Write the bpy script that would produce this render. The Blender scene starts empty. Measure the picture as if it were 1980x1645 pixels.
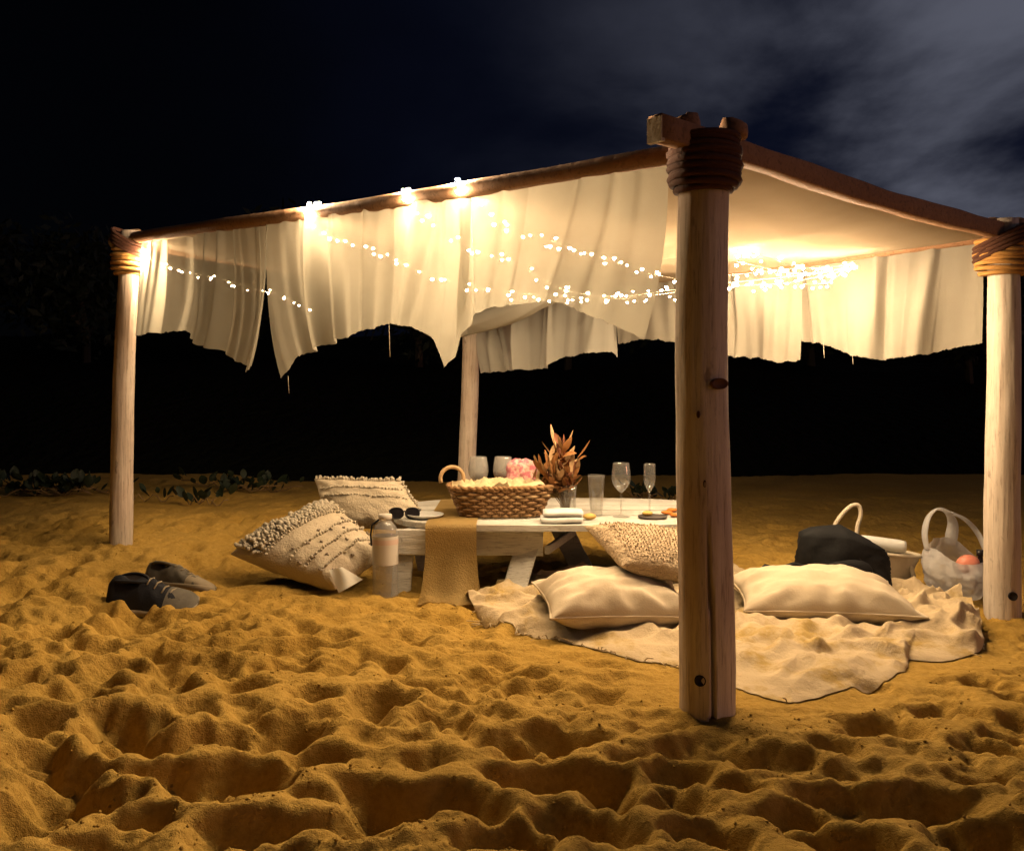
import bpy, math, random
import numpy as np
from mathutils import Vector, Matrix
rnd = random.Random(7)
rng = np.random.default_rng(7)
scene = bpy.context.scene
C = scene.collection
# ------------------------------------------------------------------ camera
FPX, HPX, K, HC = 1715.0, 750.0, 0.8, 0.84      # focal px, horizon row, scale, camera height (m)
cam_d = bpy.data.cameras.new('camera'); cam = bpy.data.objects.new('camera', cam_d); C.objects.link(cam)
cam.location = (0, 0, HC); cam.rotation_euler = (math.radians(90), 0, 0)
cam_d.sensor_width = 36; cam_d.lens = 36*FPX/1980
cam_d.shift_y = (HPX-822.5)/1980
cam_d.clip_start = 0.05; cam_d.clip_end = 1000
scene.camera = cam
# ------------------------------------------------------------------ view / render
vs = scene.view_settings
vs.view_transform = 'Standard'; vs.look = 'None'; vs.exposure = 0.68; vs.gamma = 1.0; vs.use_curve_mapping = False
scene.render.engine = 'CYCLES'
cy = scene.cycles
cy.max_bounces = 8; cy.diffuse_bounces = 1; cy.transparent_max_bounces = 24; cy.transmission_bounces = 8
cy.sample_clamp_indirect = 4.0; cy.use_denoising = True; cy.caustics_refractive = False; cy.caustics_reflective = False
cy.use_light_tree = True
# ------------------------------------------------------------------ world: night sky with lit cloud towards the right
SUN_EL, SUN_AZ = math.radians(7), math.radians(112)     # azimuth clockwise from +Y (view direction): behind the camera, right
w = bpy.data.worlds.new('World'); scene.world = w; w.use_nodes = True
nt = w.node_tree; nt.nodes.clear()
def N(t, **kw):
    n = nt.nodes.new(t)
    for k, v in kw.items(): setattr(n, k, v)
    return n
def L(a, b): nt.links.new(a, b)
def math_node(op, a, b=None, clamp=False):
    n = N('ShaderNodeMath', operation=op, use_clamp=clamp)
    for i, v in enumerate((a, b)):
        if v is None: continue
        if hasattr(v, 'links'): L(v, n.inputs[i])
        else: n.inputs[i].default_value = v
    return n.outputs[0]
def ramp(fac, stops, interp='EASE'):
    n = N('ShaderNodeValToRGB'); n.color_ramp.interpolation = interp
    el = n.color_ramp.elements
    while len(el) < len(stops): el.new(0.5)
    for e, (p, c) in zip(el, stops):
        e.position = p; e.color = (c, c, c, 1) if isinstance(c, (int, float)) else (*c, 1)
    if fac is not None: L(fac, n.inputs[0])
    return n.outputs[0]
tc = N('ShaderNodeTexCoord')
sep = N('ShaderNodeSeparateXYZ'); L(tc.outputs['Generated'], sep.inputs[0])
zz = math_node('ADD', math_node('MAXIMUM', sep.outputs[2], 0.0), 0.22)
comb = N('ShaderNodeCombineXYZ')
L(math_node('DIVIDE', sep.outputs[0], zz), comb.inputs[0]); L(math_node('DIVIDE', sep.outputs[1], zz), comb.inputs[1])
mp = N('ShaderNodeMapping'); L(comb.outputs[0], mp.inputs[0]); mp.inputs['Location'].default_value = (15.836, -12.1226, 0); mp.inputs['Scale'].default_value = (0.9, 0.75, 1)
nz = N('ShaderNodeTexNoise'); L(mp.outputs[0], nz.inputs['Vector']); nz.inputs['Scale'].default_value = 1.25; nz.inputs['Detail'].default_value = 8; nz.inputs['Roughness'].default_value = 0.53; nz.inputs['Distortion'].default_value = 0.2
az = math_node('ADD', math_node('MULTIPLY', sep.outputs[0], 1.0), math_node('MULTIPLY', sep.outputs[1], 0.12))
az = math_node('ADD', az, math_node('MULTIPLY', math_node('SUBTRACT', nz.outputs[0], 0.5), 0.45))
side = math_node('POWER', ramp(az, [(0.0, 0.0), (0.60, 1.0)]), 1.8)
cloud = ramp(nz.outputs[0], [(0.35, 0.0), (0.55, 1.0)])
side_navy = ramp(math_node('ADD', math_node('MULTIPLY', az, 0.8), 0.25), [(0.0, 0.0), (0.7, 1.0)])
cl = math_node('MULTIPLY', cloud, side)
mix1 = N('ShaderNodeMixRGB'); L(side_navy, mix1.inputs[0]); mix1.inputs[1].default_value = (0.0002, 0.00025, 0.0006, 1); mix1.inputs[2].default_value = (0.0019, 0.0027, 0.0080, 1)
mix2 = N('ShaderNodeMixRGB'); L(cl, mix2.inputs[0]); L(mix1.outputs[0], mix2.inputs[1]); mix2.inputs[2].default_value = (0.056, 0.059, 0.078, 1)
sky = N('ShaderNodeTexSky', sky_type='NISHITA'); sky.sun_disc = False; sky.sun_elevation = SUN_EL; sky.sun_rotation = SUN_AZ
bg1 = N('ShaderNodeBackground'); L(mix2.outputs[0], bg1.inputs[0]); bg1.inputs[1].default_value = 1.0
bg2 = N('ShaderNodeBackground'); L(sky.outputs[0], bg2.inputs[0]); bg2.inputs[1].default_value = 0.00008
add = N('ShaderNodeAddShader'); L(bg1.outputs[0], add.inputs[0]); L(bg2.outputs[0], add.inputs[1])
out = N('ShaderNodeOutputWorld'); L(add.outputs[0], out.inputs[0])
# ------------------------------------------------------------------ the one sun lamp, turned down to a faint warm night glow from behind right
sd = bpy.data.lights.new('sun', 'SUN'); sd.energy = 0.14; sd.angle = math.radians(8); sd.color = (1.0, 0.42, 0.25)
sun = bpy.data.objects.new('sun', sd); C.objects.link(sun)
sdir = Vector((math.sin(SUN_AZ)*math.cos(SUN_EL), math.cos(SUN_AZ)*math.cos(SUN_EL), math.sin(SUN_EL)))
sun.rotation_euler = (-sdir).to_track_quat('-Z', 'Y').to_euler(); sun.location = (3, -4, 4)
BULB = 470.0
BUNDLE = 20000.0
LIGHT_COL = (1.0, 0.735, 0.44)

# ================================================================== helpers
def P(px, py, d):                      # photo pixel + depth (in 1/K m) -> world point
    d = d*K
    return np.array([(px-990)/FPX*d, d, HC-(py-HPX)/FPX*d])
def mat(name): return MATS[name]
def sock(o, name, val):
    o.inputs[name].default_value = val
MATS = {}
class NB:                                # small node-tree builder for materials
    def __init__(s, name):
        s.m = bpy.data.materials.new(name); s.m.use_nodes = True; s.t = s.m.node_tree; s.t.nodes.clear()
        s.out = s.n('ShaderNodeOutputMaterial'); MATS[name] = s.m
        s.tc = s.n('ShaderNodeTexCoord')
    def n(s, t, **kw):
        x = s.t.nodes.new(t)
        for k, v in kw.items(): setattr(x, k, v)
        return x
    def l(s, a, b): s.t.links.new(a, b)
    def noise(s, scale, detail=4, rough=0.55, coord='Object', stretch=None, dist=0):
        x = s.n('ShaderNodeTexNoise'); x.inputs['Scale'].default_value = scale; x.inputs['Detail'].default_value = detail
        x.inputs['Roughness'].default_value = rough; x.inputs['Distortion'].default_value = dist
        v = s.tc.outputs[coord]
        if stretch:
            m = s.n('ShaderNodeMapping'); m.inputs['Scale'].default_value = stretch; s.l(v, m.inputs[0]); v = m.outputs[0]
        s.l(v, x.inputs['Vector']); return x.outputs[0]
    def ramp(s, fac, stops):
        x = s.n('ShaderNodeValToRGB'); el = x.color_ramp.elements
        while len(el) < len(stops): el.new(0.5)
        for e, (p, c) in zip(el, stops):
            e.position = p; e.color = (c, c, c, 1) if isinstance(c, (int, float)) else (*c, 1)
        s.l(fac, x.inputs[0]); return x.outputs[0]
    def mix(s, fac, a, b, mode='MIX'):
        x = s.n('ShaderNodeMixRGB', blend_type=mode)
        for i, v in enumerate((fac, a, b)):
            if hasattr(v, 'links'): s.l(v, x.inputs[i])
            elif i == 0: x.inputs[0].default_value = v
            else: x.inputs[i].default_value = (*v, 1)
        return x.outputs[0]
    def bump(s, h, strength=0.5, dist=0.01, normal=None):
        b = s.n('ShaderNodeBump'); b.inputs['Strength'].default_value = strength; b.inputs['Distance'].default_value = dist
        s.l(h, b.inputs['Height'])
        if normal is not None: s.l(normal, b.inputs['Normal'])
        return b.outputs[0]
    def principled(s, col, rough=0.8, normal=None, spec=0.3, **kw):
        p = s.n('ShaderNodeBsdfPrincipled')
        if hasattr(col, 'links'): s.l(col, p.inputs['Base Color'])
        else: p.inputs['Base Color'].default_value = (*col, 1)
        p.inputs['Roughness'].default_value = rough; p.inputs['Specular IOR Level'].default_value = spec
        if normal is not None: s.l(normal, p.inputs['Normal'])
        for k, v in kw.items(): p.inputs[k.replace('_', ' ')].default_value = v
        return p.outputs[0]
    def shader(s, sh): s.l(sh, s.out.inputs[0]); return s.m
    def mixs(s, f, a, b):
        x = s.n('ShaderNodeMixShader')
        if hasattr(f, 'links'): s.l(f, x.inputs[0])
        else: x.inputs[0].default_value = f
        s.l(a, x.inputs[1]); s.l(b, x.inputs[2]); return x.outputs[0]
    def bs(s, t, col, **kw):
        x = s.n(t)
        if hasattr(col, 'links'): s.l(col, x.inputs['Color'])
        else: x.inputs['Color'].default_value = (*col, 1)
        for k, v in kw.items():
            if hasattr(v, 'links'): s.l(v, x.inputs[k])
            else: x.inputs[k].default_value = v
        return x.outputs[0]
# ---- materials
b = NB('sand')
n1 = b.noise(1.6, 5); n2 = b.noise(60, 4, 0.65); n3 = b.noise(420, 2); n4 = b.noise(14, 5, 0.6)
col = b.mix(b.ramp(n1, [(0.3, 0), (0.7, 1)]), (0.45, 0.265, 0.052), (0.55, 0.345, 0.085))
col = b.mix(b.ramp(n2, [(0.35, 0), (0.75, 1)]), col, (0.36, 0.205, 0.038))
n5 = b.noise(33, 4, 0.62); nrm = b.bump(n4, 0.35, 0.02); nrm = b.bump(n5, 0.5, 0.010, nrm); nrm = b.bump(n2, 0.85, 0.008, nrm); nrm = b.bump(n3, 0.8, 0.003, nrm)
b.shader(b.principled(col, 0.95, nrm, 0.1))
b = NB('pink_paper')
pv = b.ramp(b.noise(38, 3, 0.6), [(0.46, 0), (0.56, 1)])
b.shader(b.principled(b.mix(pv, (0.66, 0.20, 0.24), (0.74, 0.46, 0.38)), 0.7, b.bump(b.noise(60, 4), 0.8, 0.006), 0.3))
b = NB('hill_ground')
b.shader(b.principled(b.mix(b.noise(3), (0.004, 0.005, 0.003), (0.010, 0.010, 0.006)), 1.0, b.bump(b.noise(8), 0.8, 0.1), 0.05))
def wood(name, c1, c2, c3, scale=1.0, str_=(14, 14, 0.9), rough=0.75, bump=0.5):
    b = NB(name)
    g = b.noise(3.0*scale, 6, 0.6, stretch=str_, dist=0.6); s = b.noise(2.2*scale, 4); sp = b.noise(26*scale, 3, stretch=(1, 1, 0.5))
    col = b.mix(b.ramp(g, [(0.3, 0), (0.7, 1)]), c1, c2)
    col = b.mix(b.ramp(s, [(0.45, 0), (0.75, 0.75)]), col, c3)
    fg = b.noise(9.0*scale, 5, 0.7, stretch=str_, dist=0.3)
    col = b.mix(b.ramp(fg, [(0.52, 0), (0.66, 0.6)]), col, tuple(x*0.5 for x in c3))
    col = b.mix(b.ramp(sp, [(0.66, 0), (0.74, 0.55)]), col, tuple(x*0.35 for x in c3))
    b.shader(b.principled(col, rough, b.bump(sp, 0.25, 0.004, b.bump(g, bump, 0.006)), 0.25))
wood('post_wood', (0.56, 0.45, 0.35), (0.74, 0.63, 0.52), (0.47, 0.31, 0.22))
wood('beam_wood', (0.30, 0.16, 0.085), (0.36, 0.20, 0.11), (0.24, 0.12, 0.06), 1.0, (9, 9, 9))
wood('cut_wood', (0.50, 0.40, 0.28), (0.58, 0.47, 0.34), (0.45, 0.34, 0.22), 2.0, (6, 6, 6))
wood('table_wood', (0.55, 0.51, 0.44), (0.70, 0.67, 0.60), (0.36, 0.30, 0.23), 1.6, (1.2, 12, 12), 0.7, 0.7)
def plain(name, c1, c2, scale=30, rough=0.8, bump=0.3, dist=0.003, spec=0.3):
    b = NB(name); n = b.noise(scale, 4); b.shader(b.principled(b.mix(n, c1, c2), rough, b.bump(n, bump, dist), spec)); return b.m
plain('rope', (0.06, 0.022, 0.013), (0.10, 0.04, 0.022), 90, 0.95, 0.8, 0.004)
plain('rope_orange', (0.42, 0.20, 0.05), (0.52, 0.27, 0.08), 90, 0.95, 0.8, 0.004)
plain('dark_hole', (0.012, 0.008, 0.006), (0.02, 0.012, 0.01), 40)
plain('knot', (0.16, 0.07, 0.035), (0.09, 0.035, 0.02), 60)
plain('black_cloth', (0.004, 0.004, 0.0045), (0.009, 0.009, 0.010), 60, 0.8, 0.5, 0.004)
plain('black_plastic', (0.012, 0.010, 0.012), (0.02, 0.016, 0.018), 20, 0.35)
plain('wicker', (0.22, 0.115, 0.045), (0.36, 0.20, 0.085), 45, 0.7, 0.6, 0.003)
plain('wicker_pale', (0.42, 0.26, 0.12), (0.5, 0.33, 0.17), 45, 0.7, 0.6, 0.003)
plain('straw', (0.56, 0.46, 0.32), (0.66, 0.56, 0.42), 80, 0.85, 0.7, 0.003)
plain('wire', (0.35, 0.3, 0.22), (0.4, 0.34, 0.25), 50, 0.6)
plain('dry_leaf', (0.36, 0.165, 0.05), (0.27, 0.11, 0.035), 40, 0.75)
plain('dry_leaf_pale', (0.52, 0.34, 0.17), (0.44, 0.25, 0.12), 40, 0.75)
plain('dry_leaf_dark', (0.17, 0.055, 0.025), (0.24, 0.09, 0.04), 40, 0.75)
plain('stem', (0.22, 0.13, 0.05), (0.16, 0.10, 0.04), 40, 0.8)
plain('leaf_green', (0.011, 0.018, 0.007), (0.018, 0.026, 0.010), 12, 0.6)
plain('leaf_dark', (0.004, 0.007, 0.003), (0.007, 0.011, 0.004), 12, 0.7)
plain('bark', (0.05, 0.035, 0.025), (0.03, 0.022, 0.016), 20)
plain('orange_food', (0.62, 0.20, 0.03), (0.5, 0.13, 0.02), 40, 0.6)
plain('yellow_food', (0.60, 0.40, 0.12), (0.5, 0.30, 0.07), 30, 0.7)
plain('ceramic', (0.62, 0.60, 0.55), (0.68, 0.66, 0.61), 10, 0.3, 0.0, 0.001, 0.5)
plain('slate', (0.06, 0.05, 0.045), (0.09, 0.075, 0.06), 30, 0.6)
plain('shoe_black', (0.010, 0.010, 0.014), (0.018, 0.018, 0.022), 120, 0.75, 0.6, 0.002)
plain('shoe_grey', (0.17, 0.145, 0.11), (0.08, 0.07, 0.055), 45, 0.8, 0.6, 0.002)
plain('shoe_sole', (0.34, 0.27, 0.18), (0.24, 0.19, 0.12), 30, 0.75)
plain('label_white', (0.58, 0.52, 0.44), (0.52, 0.46, 0.38), 8, 0.5, 0.05, 0.001)
plain('label_pink', (0.60, 0.43, 0.34), (0.56, 0.40, 0.32), 8, 0.5, 0.05, 0.001)
plain('red_packet', (0.65, 0.16, 0.10), (0.75, 0.35, 0.24), 18, 0.45)
def cloth(name, c1, c2, transl=0.4, transp=0.0, scale=240, bump=0.25, dist=0.002, big=None):
    b = NB(name); n = b.noise(scale, 2); m = b.noise(5, 4)
    col = b.mix(b.ramp(m, [(0.3, 0), (0.7, 1)]), c1, c2)
    nr = b.bump(n, bump, dist)
    if big: nr = b.bump(b.noise(big[0], 4, 0.6), big[1], big[2], nr)
    sh = b.bs('ShaderNodeBsdfDiffuse', col, Normal=nr)
    if transl: sh = b.mixs(transl, sh, b.bs('ShaderNodeBsdfTranslucent', col, Normal=nr))
    if transp: sh = b.mixs(transp, sh, b.bs('ShaderNodeBsdfTransparent', (1, 1, 1)))
    b.shader(sh)
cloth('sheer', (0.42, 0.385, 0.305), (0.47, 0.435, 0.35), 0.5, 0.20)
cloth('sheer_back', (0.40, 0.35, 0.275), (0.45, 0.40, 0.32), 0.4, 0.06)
cloth('sheer_painted_light', (0.66, 0.61, 0.51), (0.72, 0.67, 0.57), 0.4, 0.04)  # back cloth with light painted in, for the dim back-post panel and swag
cloth('canopy', (0.38, 0.295, 0.205), (0.42, 0.33, 0.235), 0.12, 0.0)
b = NB('linen')
sandy = b.ramp(b.noise(5.5, 6, 0.7), [(0.50, 0), (0.64, 0.85)])
lc = b.mix(b.noise(9), (0.54, 0.40, 0.235), (0.62, 0.48, 0.30)); lc = b.mix(sandy, lc, (0.42, 0.275, 0.075))
lb = b.bump(b.noise(300, 2), 0.4, 0.002, b.bump(b.noise(28, 5, 0.65), 0.55, 0.012, b.bump(b.noise(90, 3), 0.3, 0.004)))
b.shader(b.principled(lc, 0.95, lb, 0.1))
cloth('cushion_cream', (0.60, 0.48, 0.33), (0.66, 0.545, 0.39), 0.0, 0, 320, 0.3, 0.0015, (9, 0.3, 0.012))
cloth('cushion_boho', (0.56, 0.46, 0.32), (0.64, 0.53, 0.39), 0.0, 0, 120, 0.6, 0.004, (30, 0.5, 0.01))
cloth('tuft', (0.62, 0.53, 0.39), (0.70, 0.61, 0.48), 0.2, 0, 150, 0.5, 0.003)
cloth('stitch', (0.36, 0.29, 0.22), (0.30, 0.24, 0.18), 0.0)
cloth('boucle', (0.52, 0.38, 0.24), (0.60, 0.46, 0.30), 0.0, 0, 95, 1.0, 0.014, (40, 0.8, 0.02))
cloth('runner', (0.42, 0.275, 0.095), (0.54, 0.37, 0.15), 0.45, 0, 200, 1.0, 0.004, (60, 0.5, 0.006))
cloth('napkin', (0.78, 0.76, 0.70), (0.82, 0.80, 0.75), 0.2)
cloth('paper', (0.80, 0.76, 0.66), (0.82, 0.78, 0.70), 0.4)
cloth('liner', (0.74, 0.56, 0.30), (0.80, 0.66, 0.42), 0.25, 0, 60, 0.5, 0.006)
cloth('plastic_film', (0.80, 0.78, 0.76), (0.84, 0.82, 0.80), 0.5, 0.28, 22, 1.0, 0.014)
def glass(name, tint, haze, clear):
    b = NB(name)
    lw = b.n('ShaderNodeLayerWeight'); lw.inputs[0].default_value = 0.35
    base = b.mixs(haze, b.bs('ShaderNodeBsdfTransparent', tint), b.bs('ShaderNodeBsdfDiffuse', (0.75, 0.72, 0.68)))
    b.shader(b.mixs(b.ramp(lw.outputs['Facing'], [(0.0, 0.03), (0.75, clear), (1.0, 0.85)]), base, b.bs('ShaderNodeBsdfGlossy', (0.95, 0.95, 0.95), Roughness=0.04)))
glass('glass', (0.93, 0.93, 0.92), 0.045, 0.22)
glass('glass_frost', (0.85, 0.83, 0.8), 0.22, 0.22)
glass('bottle_plastic', (0.90, 0.88, 0.85), 0.20, 0.25)
glass('wine', (0.85, 0.45, 0.16), 0.06, 0.1)
for nm_, st_ in (('bulb_glow', BULB), ('bundle_glow', BUNDLE)):
    b = NB(nm_)
    e = b.n('ShaderNodeEmission'); e.inputs[0].default_value = (*LIGHT_COL, 1); e.inputs[1].default_value = st_
    b.shader(e.outputs[0])

# ---- objects
def mk(name, verts, faces, m, parent=None, smooth=True, base=None):
    v = np.asarray(verts, dtype=float)
    if parent is not None: org = np.array(parent['_org'])
    elif base is not None: org = np.asarray(base, dtype=float)
    else: org = np.array([(v[:, 0].min()+v[:, 0].max())/2, (v[:, 1].min()+v[:, 1].max())/2, v[:, 2].min()])
    me = bpy.data.meshes.new(name); me.from_pydata((v-org).tolist(), [], faces if isinstance(faces, list) else faces.tolist())
    me.materials.append(MATS[m])
    if smooth: me.polygons.foreach_set('use_smooth', np.ones(len(me.polygons), dtype=bool))
    me.update()
    o = bpy.data.objects.new(name, me); C.objects.link(o)
    if parent is not None: o.parent = parent
    else: o.location = org
    o['_org'] = [float(x) for x in org]
    return o
def empty(name, loc):
    o = bpy.data.objects.new(name, None); C.objects.link(o); o.location = loc; o.empty_display_size = 0.05
    o['_org'] = [float(x) for x in loc]; return o
def tag(o, label, cat, group=None, kind=None):
    if label: o['label'] = label
    if cat: o['category'] = cat
    if group: o['group'] = group
    if kind: o['kind'] = kind
    return o
def hashn(ix, iy, seed):
    h = (ix.astype(np.int64)*374761393 + iy.astype(np.int64)*668265263 + seed*1442695041) & 0x7fffffff
    h = ((h ^ (h >> 13))*1274126177) & 0x7fffffff
    return ((h ^ (h >> 16)) & 0xffff)/65535.0
def vnoise(x, y, seed=0):
    x = np.asarray(x, float); y = np.asarray(y, float)
    ix = np.floor(x); iy = np.floor(y); fx = x-ix; fy = y-iy
    fx = fx*fx*fx*(fx*(fx*6-15)+10); fy = fy*fy*fy*(fy*(fy*6-15)+10)
    gx = x-ix; gy = y-iy
    def g(i, j):
        h = hashn(ix+i, iy+j, seed)*2*math.pi*7.0; return np.cos(h)*(gx-i)+np.sin(h)*(gy-j)
    a = g(0, 0); b_ = g(1, 0); c = g(0, 1); d = g(1, 1)
    return ((a+(b_-a)*fx)*(1-fy)+(c+(d-c)*fx)*fy)*0.85
def fbm(x, y, seed=0, o=4, g=0.5):
    t = 0; a = 1.0
    for i in range(o):
        t = t+a*vnoise(x*2**i+i*17.3, y*2**i+i*9.1, seed+i); a *= g
    return t
def gridfaces(nu, nv, closed=False):          # vertex index = j*nu+i
    i, j = np.meshgrid(np.arange(nu if closed else nu-1), np.arange(nv-1)); i = i.ravel(); j = j.ravel(); i2 = (i+1) % nu
    return np.stack([j*nu+i, j*nu+i2, (j+1)*nu+i2, (j+1)*nu+i], 1).tolist()
def tube(pts, rad, seg=8, cap=True, closed=False, sq=None):
    p = np.asarray(pts, float); n = len(p); r = np.broadcast_to(np.asarray(rad, float), (n,))
    t = np.gradient(p, axis=0)
    if closed: t = np.roll(p, -1, 0)-np.roll(p, 1, 0)
    t /= np.linalg.norm(t, axis=1)[:, None]+1e-12
    up = np.array([0, 0, 1.0]) if abs(t[0, 2]) < 0.9 else np.array([1.0, 0, 0])
    u = np.cross(t[0], up); u /= np.linalg.norm(u); V = []
    for k in range(n):
        u = u-t[k]*np.dot(u, t[k]); u /= np.linalg.norm(u); w_ = np.cross(t[k], u)
        for s in range(seg):
            a = 2*math.pi*s/seg
            V.append(p[k]+r[k]*((u*math.cos(a))*(sq[0] if sq else 1)+(w_*math.sin(a))*(sq[1] if sq else 1)))
    F = gridfaces(seg, n, True)
    if closed: F += [[(n-1)*seg+s, (n-1)*seg+(s+1) % seg, (s+1) % seg, s] for s in range(seg)]
    elif cap: F += [list(range(seg))[::-1], [(n-1)*seg+s for s in range(seg)]]
    return np.array(V), F
def smooth_path(pts, n):
    p = np.asarray(pts, float); m = len(p); q = np.concatenate([[2*p[0]-p[1]], p, [2*p[-1]-p[-2]]]); out = []
    for k in range(n):
        x = k/(n-1)*(m-1); i = min(int(x), m-2); t = x-i; a, b_, c, d = q[i], q[i+1], q[i+2], q[i+3]
        out.append(0.5*(2*b_+(c-a)*t+(2*a-5*b_+4*c-d)*t*t+(3*b_-a-3*c+d)*t**3))
    return np.array(out)
def join(parts):
    V = []; F = []; o = 0
    for v, f in parts:
        V.append(np.asarray(v)); F += [[i+o for i in q] for q in f]; o += len(v)
    return np.concatenate(V), F
def lathe(prof, seg=28, c=(0, 0, 0), capb=True, capt=False):
    V = []
    for r, z in prof:
        for s in range(seg):
            a = 2*math.pi*s/seg; V.append((c[0]+r*math.cos(a), c[1]+r*math.sin(a), c[2]+z))
    n = len(prof); F = gridfaces(seg, n, True)
    if capb: F.append(list(range(seg))[::-1])
    if capt: F.append([(n-1)*seg+s for s in range(seg)])
    return np.array(V), F
def box8(c8):           # 8 corners: bottom ring 4, top ring 4
    return np.asarray(c8, float), [[3, 2, 1, 0], [4, 5, 6, 7], [0, 1, 5, 4], [1, 2, 6, 5], [2, 3, 7, 6], [3, 0, 4, 7]]
def plank(a, b_, wdir, wid, thk, tdir, m, name, parent, cham=0.004, seed=0):   # bevelled board from a to b
    a = np.asarray(a, float); b_ = np.asarray(b_, float); wd = np.asarray(wdir, float); td = np.asarray(tdir, float)
    wd /= np.linalg.norm(wd); td /= np.linalg.norm(td); c = cham; hw, ht = wid/2, thk/2
    prof = [(-hw+c, -ht), (hw-c, -ht), (hw, -ht+c), (hw, ht-c), (hw-c, ht), (-hw+c, ht), (-hw, ht-c), (-hw, -ht+c)]
    n = 9; V = []
    for k in range(n):
        q = a+(b_-a)*k/(n-1); s = 1+0.02*math.sin(seed*3.1+k*1.7)
        for x, y in prof: V.append(q+wd*x*s+td*y)
    F = gridfaces(8, n, True)+[list(range(8))[::-1], [(n-1)*8+i for i in range(8)]]
    o = mk(name, V, F, m, parent, smooth=False); return o
def interp(x, xs, ys): return np.interp(x, xs, ys)

# ================================================================== sand
EL = lambda px, py, d: tuple(P(px, py, d))
ctrl = np.array([EL(1358, 1375, 2.9), EL(228, 1052, 5.3), EL(1945, 1196, 4.4), EL(905, 985, 6.9),
                 (-2.2, 1.6, 0.0), (0, 1.6, -0.01), (2.0, 1.6, 0.0), (0.2, 3.6, 0.0), (1.3, 3.5, -0.03), (-0.9, 3.5, 0.0), (-1.6, 3.2, 0.02),
                 (-3.6, 5.8, 0.10), (0, 7.2, 0.03), (3.4, 7.0, 0.0), (6, 6, 0), (-6, 5, 0.1), (1.4, 4.6, -0.02)])
def macro(x, y):
    ws = 0; zs = 0
    for cx, cy_, cz in ctrl:
        w_ = np.exp(-((x-cx)**2+(y-cy_)**2)/(2*0.62**2))+1e-5/(1+(x-cx)**2+(y-cy_)**2)
        ws = ws+w_; zs = zs+w_*cz
    return zs/ws
xs = np.concatenate([-2.9-np.geomspace(0.02, 110, 46)[::-1], np.arange(-2.9, 2.9001, 0.0112), 2.9+np.geomspace(0.02, 110, 46)])
ya = np.arange(1.15, 3.0, 0.0082); yb = [ya[-1]]; st = 0.0085
while yb[-1] < 8.5: st = min(st*1.008, 0.035); yb.append(yb[-1]+st)
ysx = np.concatenate([[-12, -6, -3, -1, 0, 0.5, 0.9], ya, yb[1:], yb[-1]+np.geomspace(0.05, 140, 34)])
X, Y = np.meshgrid(xs, ysx)
Z = macro(X, Y)
def damp(x, y):
    g1 = np.exp(-(((x-0.85)/0.95)**2+((y-3.1)/0.6)**2)**2)
    g2 = np.exp(-(((x-0.75)/0.55)**2+((y-2.55)/0.35)**2)**2)
    return np.clip(1-0.93*np.maximum(g1, 0.75*g2), 0.05, 1)
near = np.clip(1.15-(Y-1.5)/9.0, 0.4, 1)
D = damp(X, Y)*near
D2 = D*np.clip(1.6-0.28*(Y-1.2), 0.55, 1.35)
WX = X+0.10*fbm(X*2.3, Y*2.3, 51, 2); WY = Y+0.08*fbm(X*2.6+7, Y*2.6, 52, 2)
Z += 0.040*fbm(WX*1.3+3, WY*2.2, 3, 2)*D + 0.020*fbm(WX*3.2, WY*5.4, 11, 2)*D2
rid = 1-np.abs(fbm(WX*2.2, WY*4.4, 21, 2))*3.0
Z += 0.012*np.clip(rid, 0, 1)**1.5*D2
clump = np.clip(fbm(X*2.4+9, Y*2.4, 41, 2)*2.2, 0, 1)
Z += 0.009*fbm(WX*7, WY*12, 35, 2)*D
Z += (0.004+0.014*clump)*fbm(X*15, Y*19, 31, 3)*np.clip(D*1.2, 0.12, 1)
def foot(cx, cy_, ln, wd, ang, dep, rim=0.35, tilt=0.25):
    R_ = max(ln, wd)*1.9
    i0, i1 = np.searchsorted(xs, [cx-R_, cx+R_]); j0, j1 = np.searchsorted(ysx, [cy_-R_, cy_+R_])
    if i1-i0 < 2 or j1-j0 < 2: return
    x = X[j0:j1, i0:i1]-cx; y = Y[j0:j1, i0:i1]-cy_
    wob = 1+0.6*vnoise(x*7+cx*31, y*9+cy_*17, 77)+0.5*vnoise(x*22+cx*31, y*26, 78)
    a = (x*math.cos(ang)+y*math.sin(ang))/(ln/2)*wob; c = (-x*math.sin(ang)+y*math.cos(ang))/(wd/2)*wob
    r = np.sqrt(a*a+c*c)
    pit = -dep*np.exp(-np.clip(r, 0, 3)**6.0)*np.clip(1-tilt+tilt*c, 0.1, 2)
    rm = rim*dep*np.exp(-((r-1.35)/0.33)**2)
    Z[j0:j1, i0:i1] += pit+rm
cnt = 0
for k in range(1250):
    y = 1.2+rnd.random()**1.1*5.8; x = rnd.uniform(-1, 1)*(0.7*y+0.35)
    dm = float(damp(np.array(x), np.array(y)))
    if dm < 0.6: continue
    s = rnd.uniform(0.4, 1.0)
    fade = max(0.45, 1.05-(y-1.5)/7.5)
    foot(x, y, 0.25*s, 0.125*s, rnd.gauss(-0.3, 0.45), rnd.uniform(0.014, 0.065)*(0.4+0.6*s)*fade*dm*min(1.0, 0.25+0.42*(y-1.2)), rnd.uniform(0.1, 0.35))
for k in range(1500):                  # smaller churned prints right up to the posts and the table
    y = rnd.uniform(2.1, 5.2); x = rnd.uniform(-2.7, 2.9)
    dm = float(damp(np.array(x), np.array(y)))
    if dm < 0.45: continue
    s = rnd.uniform(0.3, 0.75)
    foot(x, y, 0.25*s, 0.16*s, rnd.gauss(-0.2, 0.6), rnd.uniform(0.014, 0.045)*(0.5+0.6*s)*dm, rnd.uniform(0.15, 0.4), 0.3)
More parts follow.
